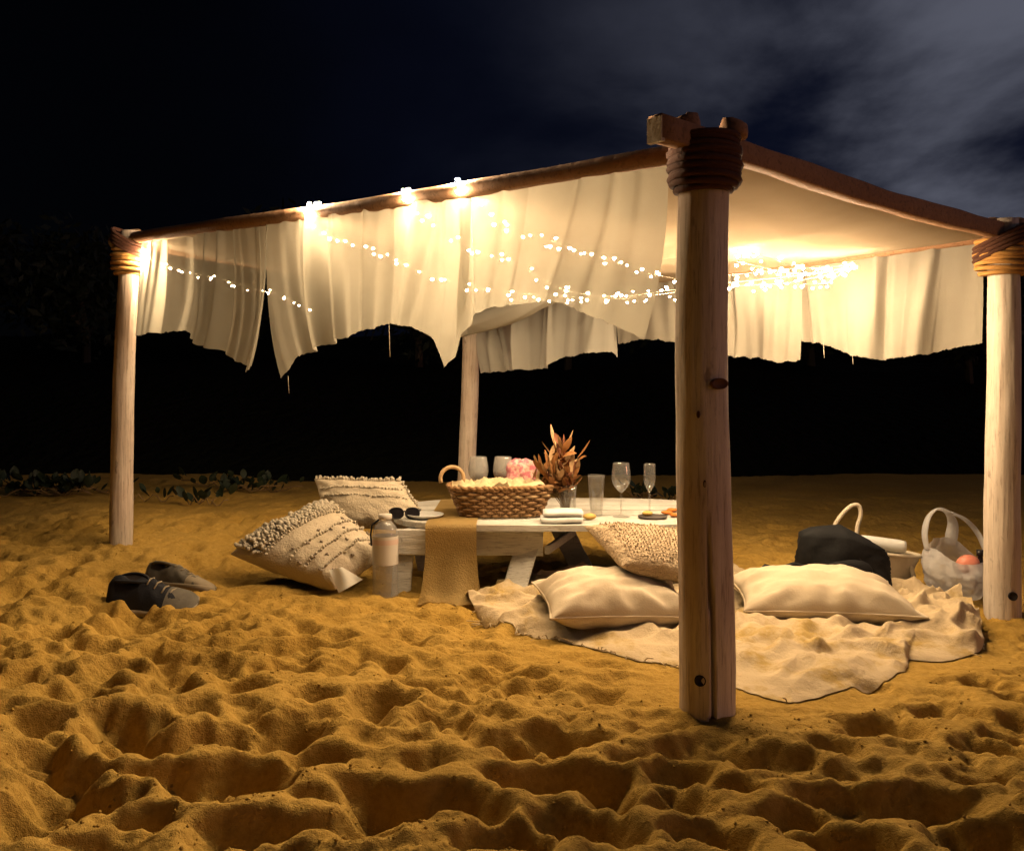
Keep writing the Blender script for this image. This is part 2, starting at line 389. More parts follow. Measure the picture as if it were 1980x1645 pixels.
def GP(px, py, z=0.0):           # pixel -> point on (flat) ground level z
    d = (HC-z)*FPX/(py-HPX)/K
    return P(px, py, d)
PITS = [(15, 1230, 60, 30, 4), (247, 1222, 110, 70, 6), (364, 1218, 70, 24, 3), (40, 1321, 110, 40, 6), (303, 1311, 90, 40, 5), (394, 1309, 80, 34, 4), (313, 1346, 130, 44, 6), (66, 1407, 110, 44, 6), (212, 1402, 150, 40, 6),
        (364, 1382, 100, 40, 5), (455, 1329, 80, 34, 3), (722, 1362, 105, 46, 6), (242, 1442, 130, 40, 7), (379, 1437, 130, 36, 5), (510, 1430, 180, 70, 7), (616, 1468, 110, 34, 5), (66, 1463, 120, 40, 7), (126, 1493, 160, 40, 7),
        (313, 1503, 150, 40, 6), (455, 1508, 250, 62, 8), (116, 1548, 210, 80, 9), (672, 1523, 120, 34, 5), (758, 1555, 170, 62, 8), (884, 1562, 170, 56, 8), (697, 1599, 190, 44, 7), (25, 1600, 140, 100, 9), (268, 1590, 130, 50, 6),
        (480, 1605, 210, 56, 7), (970, 1630, 190, 50, 7), (960, 1442, 110, 44, 5), (682, 1296, 60, 26, 3), (556, 1301, 90, 30, 3), (833, 1473, 90, 30, 4), (1064, 1442, 150, 50, 6), (1075, 1507, 220, 54, 7), (1188, 1546, 110, 50, 6),
        (1307, 1556, 100, 54, 7), (1222, 1470, 90, 34, 4), (1322, 1492, 130, 40, 6), (1376, 1457, 230, 44, 5), (1426, 1524, 90, 30, 5), (1535, 1578, 110, 44, 6), (1148, 1600, 220, 50, 7), (1643, 1541, 200, 36, 5), (1792, 1558, 330, 48, 6),
        (1619, 1452, 110, 30, 4), (1742, 1408, 100, 40, 4), (1891, 1452, 130, 36, 4), (1168, 1348, 60, 36, 4), (1841, 1380, 110, 34, 4), (1520, 1467, 150, 44, 4), (130, 1280, 120, 30, 4), (180, 1340, 110, 34, 5), (600, 1390, 120, 34, 4),
        (860, 1400, 120, 34, 3), (1700, 1330, 90, 24, 2), (1920, 1320, 80, 28, 3), (590, 1545, 120, 36, 5), (1900, 1620, 200, 50, 6), (1620, 1625, 180, 46, 6), (1370, 1620, 160, 44, 6)]
for px, py, wpx, hpx, dep in PITS:
    g = GP(px, py); ppm = FPX/(g[1])
    foot(g[0], g[1], wpx/ppm*1.08, hpx/ppm*g[1]/HC*1.15, -0.16+0.25*math.sin(px), dep*0.0185, 0.12, 0.55)
mac = macro(X, Y); det = Z-mac                      # flatten the tops, then let steep sand slide to its angle of repose
det = np.where(det > 0, 0.018*np.tanh(det/0.018), det); Z = mac+det
gx_ = np.diff(xs)[None, :]; gy_ = np.diff(ysx)[:, None]
for it in range(26):
    for ax, g_ in ((1, gx_), (0, gy_)):
        dh = np.diff(Z, axis=ax); lim = 1.45*g_*np.ones_like(dh)
        ex = np.sign(dh)*np.maximum(np.abs(dh)-lim, 0)*0.22
        if ax: Z[:, :-1] += ex; Z[:, 1:] -= ex
        else: Z[:-1] += ex; Z[1:] -= ex
for it in range(1):
    Zs = Z.copy(); Zs[1:-1, 1:-1] = (Z[1:-1, 1:-1]*2+Z[:-2, 1:-1]+Z[2:, 1:-1]+Z[1:-1, :-2]+Z[1:-1, 2:])/6; Z = Zs
for (qx, qy, qz), qr in ((P(1358, 1372, 2.9), 0.17), (P(228, 1050, 5.3), 0.22), (P(1945, 1192, 4.4), 0.2), (P(600, 1110, 4.5)*np.array([1, 1, 0])+np.array([0, 0, 0.045]), 0.26)):
    q = np.exp(-(((X-qx)**2+(Y-qy)**2)/(2*qr**2))**1.5); Z = Z*(1-q)+(qz+(Z-mac)*0.3)*q
Z += 0.010*np.clip(1-3.2*np.abs(fbm(WX*5.5+2, WY*9, 61, 2)), -0.4, 1)*D+(0.006+0.016*clump)*fbm(X*24, Y*30, 91, 3)*np.clip(D*1.2, 0.12, 1)
ZG = Z
def ground(x, y):
    i = int(np.clip(np.searchsorted(xs, x)-1, 0, len(xs)-2)); j = int(np.clip(np.searchsorted(ysx, y)-1, 0, len(ysx)-2))
    fx = (x-xs[i])/(xs[i+1]-xs[i]); fy = (y-ysx[j])/(ysx[j+1]-ysx[j])
    return float((ZG[j, i]*(1-fx)+ZG[j, i+1]*fx)*(1-fy)+(ZG[j+1, i]*(1-fx)+ZG[j+1, i+1]*fx)*fy)
gv = np.vectorize(ground)
nX, nY = len(xs), len(ysx)
me = bpy.data.meshes.new('sand')
me.vertices.add(nX*nY); me.vertices.foreach_set('co', np.stack([X, Y, Z], 2).ravel())
ii, jj = np.meshgrid(np.arange(nX-1), np.arange(nY-1)); q = np.stack([jj*nX+ii, jj*nX+ii+1, (jj+1)*nX+ii+1, (jj+1)*nX+ii], 2).reshape(-1, 4)
me.loops.add(q.size); me.loops.foreach_set('vertex_index', q.ravel().astype(np.int32))
me.polygons.add(len(q)); me.polygons.foreach_set('loop_start', (np.arange(len(q))*4).astype(np.int32)); me.polygons.foreach_set('use_smooth', np.ones(len(q), dtype=bool))
me.update(calc_edges=True); me.materials.append(MATS['sand'])
so = bpy.data.objects.new('sand', me); C.objects.link(so); so['kind'] = 'structure'
# loose crumbs of sand and shell grit thrown up round the prints
qr = np.random.default_rng(5); CV = []; CF = []
oct_ = np.array([(1, 0, 0), (0, 1, 0), (-1, 0, 0), (0, -1, 0), (0, 0, 1), (0, 0, -1)], float); of_ = [[0, 1, 4], [1, 2, 4], [2, 3, 4], [3, 0, 4], [1, 0, 5], [2, 1, 5], [3, 2, 5], [0, 3, 5]]
for k in range(3800):
    y = 1.35+qr.random()**1.4*3.6; x = qr.uniform(-1, 1)*(0.62*y+0.2)
    if k % 3: x += 0; cl_ = float(fbm(np.array(x*1.9+4), np.array(y*1.9), 41, 2))
    else: cl_ = 1
    if cl_ < 0.02 or float(damp(np.array(x), np.array(y))) < 0.5: continue
    r0 = qr.uniform(0.0018, 0.0052)*(1.7 if qr.random() < 0.06 else 1); z = ground(x, y); i0 = len(CV)
    for v in oct_: CV.append(np.array([x, y, z+r0*0.35])+v*r0*qr.uniform(0.6, 1.3, 3))
    CF += [[a+i0 for a in t] for t in of_]
cr = mk('sand_crumbs', CV, CF, 'sand', base=(0, 2.5, 0)); tag(cr, 'loose crumbs of sand scattered over the churned beach', None, None, 'stuff')
# dark overgrown dune behind
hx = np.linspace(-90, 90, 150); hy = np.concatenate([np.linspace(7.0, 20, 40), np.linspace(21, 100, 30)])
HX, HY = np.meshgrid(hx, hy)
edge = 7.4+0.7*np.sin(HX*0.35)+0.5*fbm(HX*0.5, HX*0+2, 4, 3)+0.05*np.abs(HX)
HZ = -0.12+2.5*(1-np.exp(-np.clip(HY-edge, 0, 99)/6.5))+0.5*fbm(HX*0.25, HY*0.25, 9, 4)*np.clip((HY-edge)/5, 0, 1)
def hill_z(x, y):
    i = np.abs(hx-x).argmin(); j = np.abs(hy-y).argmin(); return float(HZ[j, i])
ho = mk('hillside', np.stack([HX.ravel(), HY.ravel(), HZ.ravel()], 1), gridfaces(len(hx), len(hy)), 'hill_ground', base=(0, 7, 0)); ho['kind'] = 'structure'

# ================================================================== gazebo
F0, F1 = P(1358, 1385, 2.9), P(1367, 236, 2.9)
L0, L1 = P(228, 1060, 5.3), P(253, 448, 5.3)
R0, R1 = P(1945, 1205, 4.4), P(1936, 425, 4.4)
B0, B1 = P(903, 992, 6.9), P(908, 565, 6.9)
gz = empty('gazebo', ((F0+L0+R0+B0)/4*np.array([1, 1, 0])))
tag(gz, 'rustic low beach gazebo of peeled log posts and brown beams lashed with rope', 'gazebo')
def post(b0, b1, r0, r1, seed, crack=False):
    n, seg = 70, 72; V = []; H = b1[2]-b0[2]+0.25
    b0 = b0-np.array([0, 0, 0.25])
    for k in range(n):
        t = k/(n-1); c = b0+(b1-b0)*t
        c = c+np.array([0.010*math.sin(t*5+seed), 0.008*math.cos(t*6+seed*2), 0])
        r = r0+(r1-r0)*t
        for s in range(seg):
            a = 2*math.pi*s/seg
            rr = r*(1+0.030*math.sin(2*a+seed+t*2)+0.06*float(vnoise(a*1.6/1.0+seed*5, t*H*4.5, seed))+0.035*float(vnoise(a*6+seed, t*H*2.0, seed+3)))
            if crack:
                ac = -math.pi/2+0.22+(-0.36 if False else 0)-0.42*(1-t)+0.10*math.sin(t*9)
                da = (a-ac+math.pi) % (2*math.pi)-math.pi
                dep = max(0, min(1, (0.46-t)/0.12))
                if abs(da) < 0.05: rr -= 0.022*dep
                elif abs(da) < 0.14: rr += 0.0015*dep
            V.append((c[0]+rr*math.cos(a), c[1]+rr*math.sin(a), c[2]))
    f = gridfaces(seg, n, True)+[[(n-1)*seg+s for s in range(seg)], list(range(seg))[::-1]]
    return mk('post', V, f, 'post_wood', gz)
RF, RL, RR, RB = 50/FPX*2.9*K, 22/FPX*5.3*K, 33/FPX*4.4*K, 18/FPX*6.9*K
pF = post(F0, F1+np.array([0, 0, -0.035]), RF*1.06, RF*0.93, 1, True)
pL = post(L0, L1, RL, RL*0.85, 2); pR = post(R0, R1, RR, RR*0.85, 3); pB = post(B0, B1, RB, RB*0.9, 4)
pF['label'] = 'thick near post with a long drying crack, a knot and a bolt hole'
def disc_on(parent, c, nrm, r, m, name, th=0.004, sx=1, sz=1):
    nrm = np.asarray(nrm, float)/np.linalg.norm(nrm); u = np.cross([0, 0, 1], nrm); u /= np.linalg.norm(u); w_ = np.cross(nrm, u); V = []
    for (rr, h) in ((1, -0.02), (1, th), (0.86, th+0.001), (0.8, th-0.001), (0.0001, th-0.002)):
        for s in range(20):
            a = 2*math.pi*s/20; V.append(c+(u*math.cos(a)*sx+w_*math.sin(a)*sz)*r*rr+nrm*h)
    return mk(name, V, gridfaces(20, 5, True), m, parent)
cF = P(1343, 1299, 2.9); disc_on(pF, cF+np.array([0, -RF*1.02, 0]), (-0.22, -1, 0), 0.0145, 'dark_hole', 'bolt_hole', 0.001)
cR = P(1950, 1145, 4.4); disc_on(pR, cR+np.array([-0.02, -RR*1.0, 0]), (-0.2, -1, 0), 0.017, 'dark_hole', 'bolt_hole', 0.001)
cK = P(1382, 742, 2.9); disc_on(pF, cK+np.array([0, -RF*0.93, 0]), (0.3, -1, 0), 0.024, 'knot', 'knot', -0.0015, 1.0, 0.6)
for kx, ky in ((1392, 1210), (1340, 800), (1398, 1040), (1352, 930)):
    c = P(kx, ky, 2.9); ox = (kx-1360)/FPX*2.9*K
    disc_on(pF, P(1360, ky, 2.9)+np.array([ox, -math.sqrt(max(1e-4, RF**2-ox**2))*0.985, 0]), (ox, -0.05, 0), 0.007, 'knot', 'knot', -0.001, 0.6, 1.3)
# fork at the top of the near post, cradling the beam ends
for sgn, px0 in ((-1, 1327), (1, 1418)):
    c = P(px0, 268, 2.9); t_ = P(px0, 226 if sgn < 0 else 236, 2.9)
    V, f = tube([c, c*0.66+t_*0.34, c*0.25+t_*0.75, t_, t_+np.array([0.004*sgn, 0, 0.004])], [0.036, 0.038, 0.036, 0.031, 0.012], 14)
    mk('post_fork', V, f, 'beam_wood', gz)
for px0, d0 in ((1938-22, 4.4), (1938+26, 4.4), (262, 5.3)):
    c = P(px0, 462, d0); t_ = P(px0+3, 424 if d0 < 5 else 446, d0)
    V, f = tube([c, (c+t_)/2, t_, t_+np.array([0, 0, 0.006])], [0.034, 0.036, 0.030, 0.012], 12); mk('post_fork', V, f, 'beam_wood', gz)
# beams (axes)
bF, bL, bR, bB = P(1365, 281, 2.9), P(250, 464, 5.3), P(1938, 452, 4.4), P(908, 585, 6.9)
def beam(a, b_, ra, rb, ext0, ext1, seed, squared=False, m='beam_wood'):
    d = b_-a; ln = np.linalg.norm(d); u = d/ln; a2 = a-u*ext0; b2 = b_+u*ext1
    n = 30; pts = []; rad = []
    for k in range(n):
        t = k/(n-1); q = a2+(b2-a2)*t
        q = q+np.array([0, 0, 0.007*math.sin(t*7+seed)])
        pts.append(q); rad.append((ra+(rb-ra)*t)*(1+0.05*math.sin(t*19+seed)+0.03*math.sin(t*41+seed*2)))
    seg = 4 if squared else 16
    V, f = tube(pts, rad, seg)
    if squared:
        V, f = [], None; seg = 12
        side = np.cross(u, [0, 0, 1]); side /= np.linalg.norm(side); up = np.cross(side, u)
        prof = []
        for cx, cz in ((1, 1), (-1, 1), (-1, -1), (1, -1)):
            for e1, e2 in (((cx, cz*0.86), (cx*0.95, cz*0.95)) if cx*cz > 0 else ((cx*0.86, cz), (cx*0.95, cz*0.95))):
                prof.append((e1)); prof.append((e2)) if False else None
        prof = [(1, .85), (.95, .95), (.85, 1), (-.85, 1), (-.95, .95), (-1, .85), (-1, -.85), (-.95, -.95), (-.85, -1), (.85, -1), (.95, -.95), (1, -.85)]
        for p_, r_ in zip(pts, rad):
            for x, z in prof: V.append(p_+side*x*r_*0.75+up*z*r_)
        f = gridfaces(12, n, True)+[list(range(12))[::-1], [(n-1)*12+i for i in range(12)]]
    o = mk('beam', V, f, m, gz)
    return a2, b2, u
a2, b2, uFR = beam(bF, bR, 0.030, 0.032, 0.200, 0.10, 1, True)
beam(bF+np.array([0, 0.02, -0.012]), bL, 0.027, 0.027, 0.02, 0.15, 2)
beam(bR, bB, 0.028, 0.026, 0.06, 0.12, 3); beam(bL, bB, 0.026, 0.026, 0.05, 0.12, 4)
def cap_end(c, u, r, sq, name='cut_end'):
    if sq:
        side = np.cross(u, [0, 0, 1]); side /= np.linalg.norm(side); up = np.cross(side, u); V = []
        for h in (-0.010, 0.004):
            for x, z in ((1, 1), (-1, 1), (-1, -1), (1, -1)): V.append(c+side*x*r*0.78+up*z*r*1.03+u*h)
        mk(name, V, [[0, 1, 2, 3], [7, 6, 5, 4], [0, 4, 5, 1], [1, 5, 6, 2], [2, 6, 7, 3], [3, 7, 4, 0]], 'cut_wood', gz, False)
    else:
        V, f = tube([c-u*0.085, c-u*0.02, c, c+u*0.006], [r*1.02, r*1.03, r, r*0.8], 16); mk(name, V, f, 'cut_wood', gz)
cap_end(a2, -uFR, 0.030, True)
uFL = (bL-bF)/np.linalg.norm(bL-bF); cap_end(bL+uFL*0.15, uFL, 0.029, False)
# rope lashings
def lash(c_top, c_bot, r, turns, rt, m, name='rope_lashing', flare=0.012):
    n = turns*26; pts = []
    for k in range(n+1):
        t = k/n; a = t*turns*2*math.pi; c = c_top+(c_bot-c_top)*t
        rr = r+flare*math.sin(math.pi*min(1, max(0, t)))**0.5+0.003*math.sin(a*0.37)
        if t > 0.9: rr -= 0.012*(t-0.9)/0.1
        pts.append((c[0]+rr*math.cos(a), c[1]+rr*math.sin(a), c[2]+0.003*math.sin(a*1.3)))
    V, f = tube(pts, rt, 7); return mk(name, V, f, m, gz)
lash(P(1362, 264, 2.9), P(1362, 372, 2.9), RF+0.009, 11, 0.0095, 'rope')
lash(P(1935, 462, 4.4), P(1938, 532, 4.4), RR+0.012, 8, 0.0095, 'rope_orange')
lash(P(252, 462, 5.3), P(248, 532, 5.3), RL+0.008, 8, 0.0095, 'rope_orange')
# crossing turns over the beam at the right and left posts
for cc, rr_, d_ in ((P(1937, 470, 4.4), RR+0.03, 1), (P(252, 470, 5.3), RL+0.026, -1)):
    for k in range(4):
        pts = []
        for s in range(28):
            a = 2*math.pi*s/28
            pts.append(cc+np.array([rr_*math.cos(a), rr_*math.sin(a), d_*0.045*math.cos(a+0.3)+(k-1.5)*0.017]))
        V, f = tube(pts, 0.0088, 7, closed=True); mk('rope_turn', V, f, 'rope', gz)

# ================================================================== canopy cloth
def bil(s, t):  # s: F->R, t: F->L
    return ((1-s)*(1-t))[..., None]*bF+(s*(1-t))[..., None]*bR+((1-s)*t)[..., None]*bL+(s*t)[..., None]*bB
S_, T_ = np.meshgrid(np.linspace(0.0, 1.0, 110), np.linspace(0.0, 1.0, 130))
cv = bil(S_, T_)
w4 = 16*S_*(1-S_)*T_*(1-T_)
cv[..., 2] += -0.006-0.012*(1-np.exp(-np.minimum(np.minimum(S_, 1-S_), np.minimum(T_, 1-T_))*40))-0.085*w4**0.7-0.016*4*S_*(1-S_)*np.abs(np.sin(S_*math.pi*3))*(np.exp(-T_*14)+np.exp(-(1-T_)*14))*0.6
ang_ = np.arctan2(T_-0.42, S_-0.55); rr_ = np.hypot(T_-0.42, S_-0.55)
cv[..., 2] += 0.010*np.sin(ang_*9+0.6)*np.exp(-(rr_/0.22)**2)*rr_/0.1+0.012*fbm(S_*3.5, T_*5, 8, 3)*np.clip(w4*2, 0, 1)
co = mk('canopy_cloth', cv.reshape(-1, 3), gridfaces(110, 130), 'canopy', base=gz.location)
tag(co, 'cream cloth canopy sagging between the gazebo beams', 'canopy')

# ================================================================== curtains
def on_line(px, A, B_):                # depth (world y) where pixel column px meets the plan line A-B
    k = (px-990)/FPX
    t = (A[0]-k*A[1])/((A[0]-B_[0])-k*(A[1]-B_[1]))
    return t, A[1]+(B_[1]-A[1])*t
def curtain(name, label, A, B_, top, hem, seed, m, nu=300, nv=30, epow=1.6, amp=(0.008, 0.026), topdrop=0.024, off=0.0, fine=0.006, group=None):
    hx_ = [h[0] for h in hem]; hy_ = [h[1] for h in hem]
    d = np.array([B_[0]-A[0], B_[1]-A[1]]); d /= np.linalg.norm(d); nrm = np.array([-d[1], d[0]])
    if nrm[1] > 0: nrm = -nrm
    r = np.random.default_rng(seed); ph = r.uniform(0, 6.28, 8); fr = np.array([1.7, 2.9, 4.6, 7.3, 11.0, 15.0])*r.uniform(0.85, 1.15, 6)
    V = np.zeros((nv, nu, 3)); Ls = np.linalg.norm(B_[:2]-A[:2]); kn = r.uniform(0, Ls, int(Ls*9)); ka = r.uniform(-0.045, 0.045, len(kn)); kw = r.uniform(0.006, 0.02, len(kn)); kd = r.uniform(-0.05, 0.05, len(kn))
    for i in range(nu):
        u = i/(nu-1)
        tp = top[0]+(top[1]-top[0])*u; t0, y0 = on_line(tp, A, B_)
        top3 = A+(B_-A)*t0; top3 = top3-np.array([0, 0, topdrop])
        hp = hx_[0]+(hx_[-1]-hx_[0])*u; hy0 = float(np.interp(hp, hx_, hy_)); hy0 += 5*float(vnoise(hp*0.07, seed, 5))+3*float(vnoise(hp*0.25, seed, 6))
        t1, y1 = on_line(hp, A, B_)
        bot = np.array([(hp-990)/FPX*y1, y1, HC-(hy0-HPX)/FPX*y1])
        s = t0*np.linalg.norm(B_[:2]-A[:2])
        for j in range(nv):
            v = j/(nv-1); e = v**epow
            p = np.array([top3[0]+(bot[0]-top3[0])*e, top3[1]+(bot[1]-top3[1])*e, top3[2]+(bot[2]-top3[2])*v])
            ss = s+0.05*v*math.sin(s*5+seed)
            w1 = math.sin(2*math.pi*fr[0]*ss+ph[0])*0.6+math.sin(2*math.pi*fr[1]*ss+ph[1])*0.6+math.sin(2*math.pi*fr[2]*ss+ph[2])*0.35
            w2 = math.sin(2*math.pi*fr[3]*ss+ph[3])+0.7*math.sin(2*math.pi*fr[4]*ss+ph[4])
            fold = math.copysign(abs(w1)**0.8, w1)
            am = amp[0]+(amp[1]-amp[0])*min(1, v*1.6)
            o = am*fold+fine*w2*(0.6+0.4*v)+off+float(np.sum(ka*np.exp(-((ss-kn-kd*v)/(kw*(1+v)))**2)))*(0.5+0.5*v)
            p[0] += nrm[0]*o; p[1] += nrm[1]*o
            V[j, i] = p
    ob = mk(name, V.reshape(-1, 3), gridfaces(nu, nv), m, base=tuple((A+B_)/2*np.array([1, 1, 0])+np.array([0, 0, 1.0])))
    tag(ob, label, 'curtain', group); return ob
G1 = 'sheer cloth panels hung from the gazebo beams'
AF, AL = bF+np.array([0, 0.02, -0.012]), bL
curtain('sheer_curtain', 'sheer cream curtain panel beside the far left post, ending in one pointed hem', AF, AL, (272, 522),
        [(266, 650), (300, 644), (340, 638), (375, 655), (420, 675), (450, 695), (490, 718)], 3, 'sheer', group=G1, epow=3)
p2 = curtain('sheer_curtain', 'wide sheer curtain panel with a torn wavy hem between two pointed tips', AF, AL, (518, 908),
        [(548, 733), (560, 715), (578, 690), (640, 668), (700, 640), (750, 625), (805, 632), (835, 655), (848, 690), (857, 710), (880, 690)], 5, 'sheer', nu=380, group=G1, epow=3, off=0.012)
curtain('sheer_curtain', 'sheer curtain panel beside the roped near post, hem rising then dropping to a point', AF, AL, (893, 1292),
        [(884, 690), (893, 650), (906, 617), (935, 600), (960, 594), (1060, 578), (1100, 590), (1150, 612), (1200, 634), (1245, 656)], 9, 'sheer', nu=340, group=G1, epow=2.2, amp=(0.006, 0.016), fine=0.004)
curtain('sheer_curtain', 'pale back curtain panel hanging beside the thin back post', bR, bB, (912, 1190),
        [(926, 722), (990, 716), (1060, 712), (1085, 692), (1130, 684), (1180, 680), (1186, 690)], 12, 'sheer_painted_light', group=G1)
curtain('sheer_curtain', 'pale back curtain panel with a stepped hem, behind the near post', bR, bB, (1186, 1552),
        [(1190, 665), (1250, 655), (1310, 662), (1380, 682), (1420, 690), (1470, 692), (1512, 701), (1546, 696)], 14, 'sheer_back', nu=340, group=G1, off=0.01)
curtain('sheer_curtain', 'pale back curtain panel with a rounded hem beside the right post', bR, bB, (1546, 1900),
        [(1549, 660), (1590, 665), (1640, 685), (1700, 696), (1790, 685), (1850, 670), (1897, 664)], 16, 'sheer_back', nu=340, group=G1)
# gathered swag tied round the back post
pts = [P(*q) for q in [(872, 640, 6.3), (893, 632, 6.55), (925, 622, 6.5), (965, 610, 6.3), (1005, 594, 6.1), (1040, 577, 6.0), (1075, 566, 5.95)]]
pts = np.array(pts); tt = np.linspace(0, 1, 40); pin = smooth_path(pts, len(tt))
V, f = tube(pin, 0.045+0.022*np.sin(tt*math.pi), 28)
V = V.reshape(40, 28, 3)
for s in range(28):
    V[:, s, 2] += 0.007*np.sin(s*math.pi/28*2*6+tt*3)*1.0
sw = mk('cloth_swag', V.reshape(-1, 3), f, 'sheer_painted_light'); tag(sw, 'gathered roll of cream cloth tied around the thin back post', 'swag')
# loose threads
for px0, y0_, y1_ in ((752, 628, 690), (557, 733, 760), (1592, 668, 692), (1648, 690, 705)):
    A, B_ = (AF, AL) if px0 < 1000 else (bR, bB)
    _, yy = on_line(px0, A, B_); yk = yy/K
    V, f = tube([P(px0, y0_-6, yk), P(px0+1, (y0_+y1_)/2, yk), P(px0+2, y1_, yk)], 0.0012, 5); o = mk('loose_thread', V, f, 'tuft')
    tag(o, 'single loose thread dangling from a frayed curtain hem', 'thread', 'threads hanging from the curtain hems')

# ================================================================== fairy lights
def ico(r):
    V, f = lathe([(0.0008, -r), (r*0.62, -r*0.78), (r*0.97, -r*0.25), (r*0.97, r*0.25), (r*0.62, r*0.78), (0.0008, r)], 8, capb=False); return V, f
bv, bf = ico(0.0052)
bulb_me = bpy.data.meshes.new('bulb'); bulb_me.from_pydata(bv.tolist(), [], bf); bulb_me.materials.append(MATS['bulb_glow']); bulb_me.materials.append(MATS['wire'])
for p_ in bulb_me.polygons:
    if sum(bv[i][2] for i in p_.vertices)/len(p_.vertices) > 0.0052*0.4: p_.material_index = 1      # opaque socket on top
bulb_me.polygons.foreach_set('use_smooth', np.ones(len(bulb_me.polygons), dtype=bool))
bundle_me = bulb_me.copy(); bundle_me.materials[0] = MATS['bundle_glow']
def string(label, A, B_, poly, nb, seed, jit=7, extra=(), end=None, wire_from=None):
    r = random.Random(seed)
    pxs = [q[0] for q in poly]; pys = [q[1] for q in poly]
    def at(px, py, oy=0.0):
        _, y = on_line(px, A, B_); y += oy; return np.array([(px-990)/FPX*y, y, HC-(py-HPX)/FPX*y])
    root = empty('string_lights', at(pxs[0], pys[0])); tag(root, label, 'string lights', 'warm fairy light strings under the canopy')
    path = [at(p_, float(np.interp(p_, pxs, pys))) for p_ in np.linspace(pxs[0], pxs[-1], 60)]
    if end is not None: path += list(end)
    V, f = tube(path, 0.0014, 5); mk('wire', V, f, 'wire', root)
    org = np.array(root['_org'])
    def bulb(p, me_=bulb_me):
        o = bpy.data.objects.new('bulb', me_); C.objects.link(o); o.parent = root; o.location = p-org
        s = r.uniform(0.75, 1.25); o.scale = (s, s, s)
    for k in range(nb):
        u = min(1, max(0, (k+0.5+r.gauss(0, 0.9))/nb)); px = pxs[0]+(pxs[-1]-pxs[0])*u
        bulb(at(px+r.uniform(-3, 3), float(np.interp(px, pxs, pys))+r.uniform(-jit, jit)+abs(r.gauss(0, 3)), r.uniform(-0.02, 0.02)))
    for (px, py, d, n, sx, sy, hot) in extra:
        for k in range(n): bulb(P(px+r.uniform(-1.5, 1.5)*sx, py+r.uniform(-1.5, 1.5)*sy, d+r.uniform(-0.01, 0.01)), bundle_me if hot else bulb_me)
def fl(px): 
    t, y = on_line(px, AF, AL); return AF+(AL-AF)*t
def rb(px):
    t, y = on_line(px, bR, bB); return bR+(bB-bR)*t
def flD(px): return fl(px)[1]/K
tgt = rb(1650)*np.array([0.94, 0.94, 1])
string('fairy lights from the brightest beam bundle, drooping long across the canopy', fl(600), tgt,
       [(600, 440), (650, 462), (700, 478), (745, 492), (790, 515), (840, 535), (880, 546), (940, 560), (1010, 568), (1100, 574), (1200, 578), (1270, 570), (1330, 562), (1430, 553), (1520, 548), (1610, 530), (1650, 517)],
       70, 1, 11, extra=[(606, 393, flD(606)-0.012, 6, 8, 0.8, 1), (598, 414, flD(598)-0.06, 9, 7, 8, 0)])
string('fairy lights from the middle beam bundle, joining the lowest droop', fl(788), tgt,
       [(788, 395), (830, 425), (880, 458), (930, 488), (985, 505), (1040, 535), (1090, 562), (1150, 572), (1210, 574), (1290, 562), (1400, 548), (1500, 538), (1580, 528), (1648, 516)],
       54, 2, 11, extra=[(786, 366, flD(786)-0.012, 2, 5, 0.8, 1), (786, 384, flD(786)-0.06, 5, 4, 6, 0)])
string('fairy lights from the rightmost beam bundle, running close under the canopy', fl(892), tgt,
       [(892, 375), (930, 398), (960, 425), (1000, 444), (1050, 460), (1100, 478), (1150, 494), (1200, 510), (1250, 528), (1310, 540), (1400, 534), (1500, 522), (1600, 516), (1652, 513)],
       60, 3, 10, extra=[(889, 347, flD(889)-0.012, 2, 6, 0.8, 1), (888, 366, flD(888)-0.06, 5, 6, 6, 0)])
string('sparse fairy lights starting at the far left post, dropping toward the back post', bL+np.array([0.06, 0.02, 0]), bB,
       [(282, 500), (310, 508), (345, 520), (380, 530), (430, 540), (470, 552), (500, 562), (540, 568), (570, 585), (597, 597)], 24, 4, 6,
       extra=[(277, 495, 5.24, 6, 5, 9, 0), (281, 496, 5.20, 1, 1, 1, 1)], end=[P(760, 605, 6.4), P(900, 600, 6.88)])
string('fairy lights bunched at a hot spot under the canopy beside the near post', rb(1650)+np.array([-0.5, -0.75, 0]), tgt,
       [(1425, 482), (1450, 490), (1490, 500), (1540, 518), (1600, 522), (1640, 516)], 18, 5, 11, extra=[(1436, 484, 4.35, 5, 8, 8, 0), (1440, 494, 4.26, 3, 4, 3, 0)])
string('short doubled back fairy light run near the right post curtain', rb(1650)+np.array([-0.55, -0.45, 0]), tgt,
       [(1425, 506), (1470, 516), (1520, 528), (1580, 530), (1630, 520), (1655, 512)], 19, 6, 11, extra=[(1648, 514, tgt[1]/K-0.06, 4, 6, 3, 0)])
string('lowest short fairy light run along the back curtain tops', rb(1400)+np.array([0, -0.12, 0]), tgt+np.array([0, -0.1, 0]),
       [(1415, 552), (1470, 549), (1530, 550), (1600, 548), (1625, 530)], 17, 7, 6)

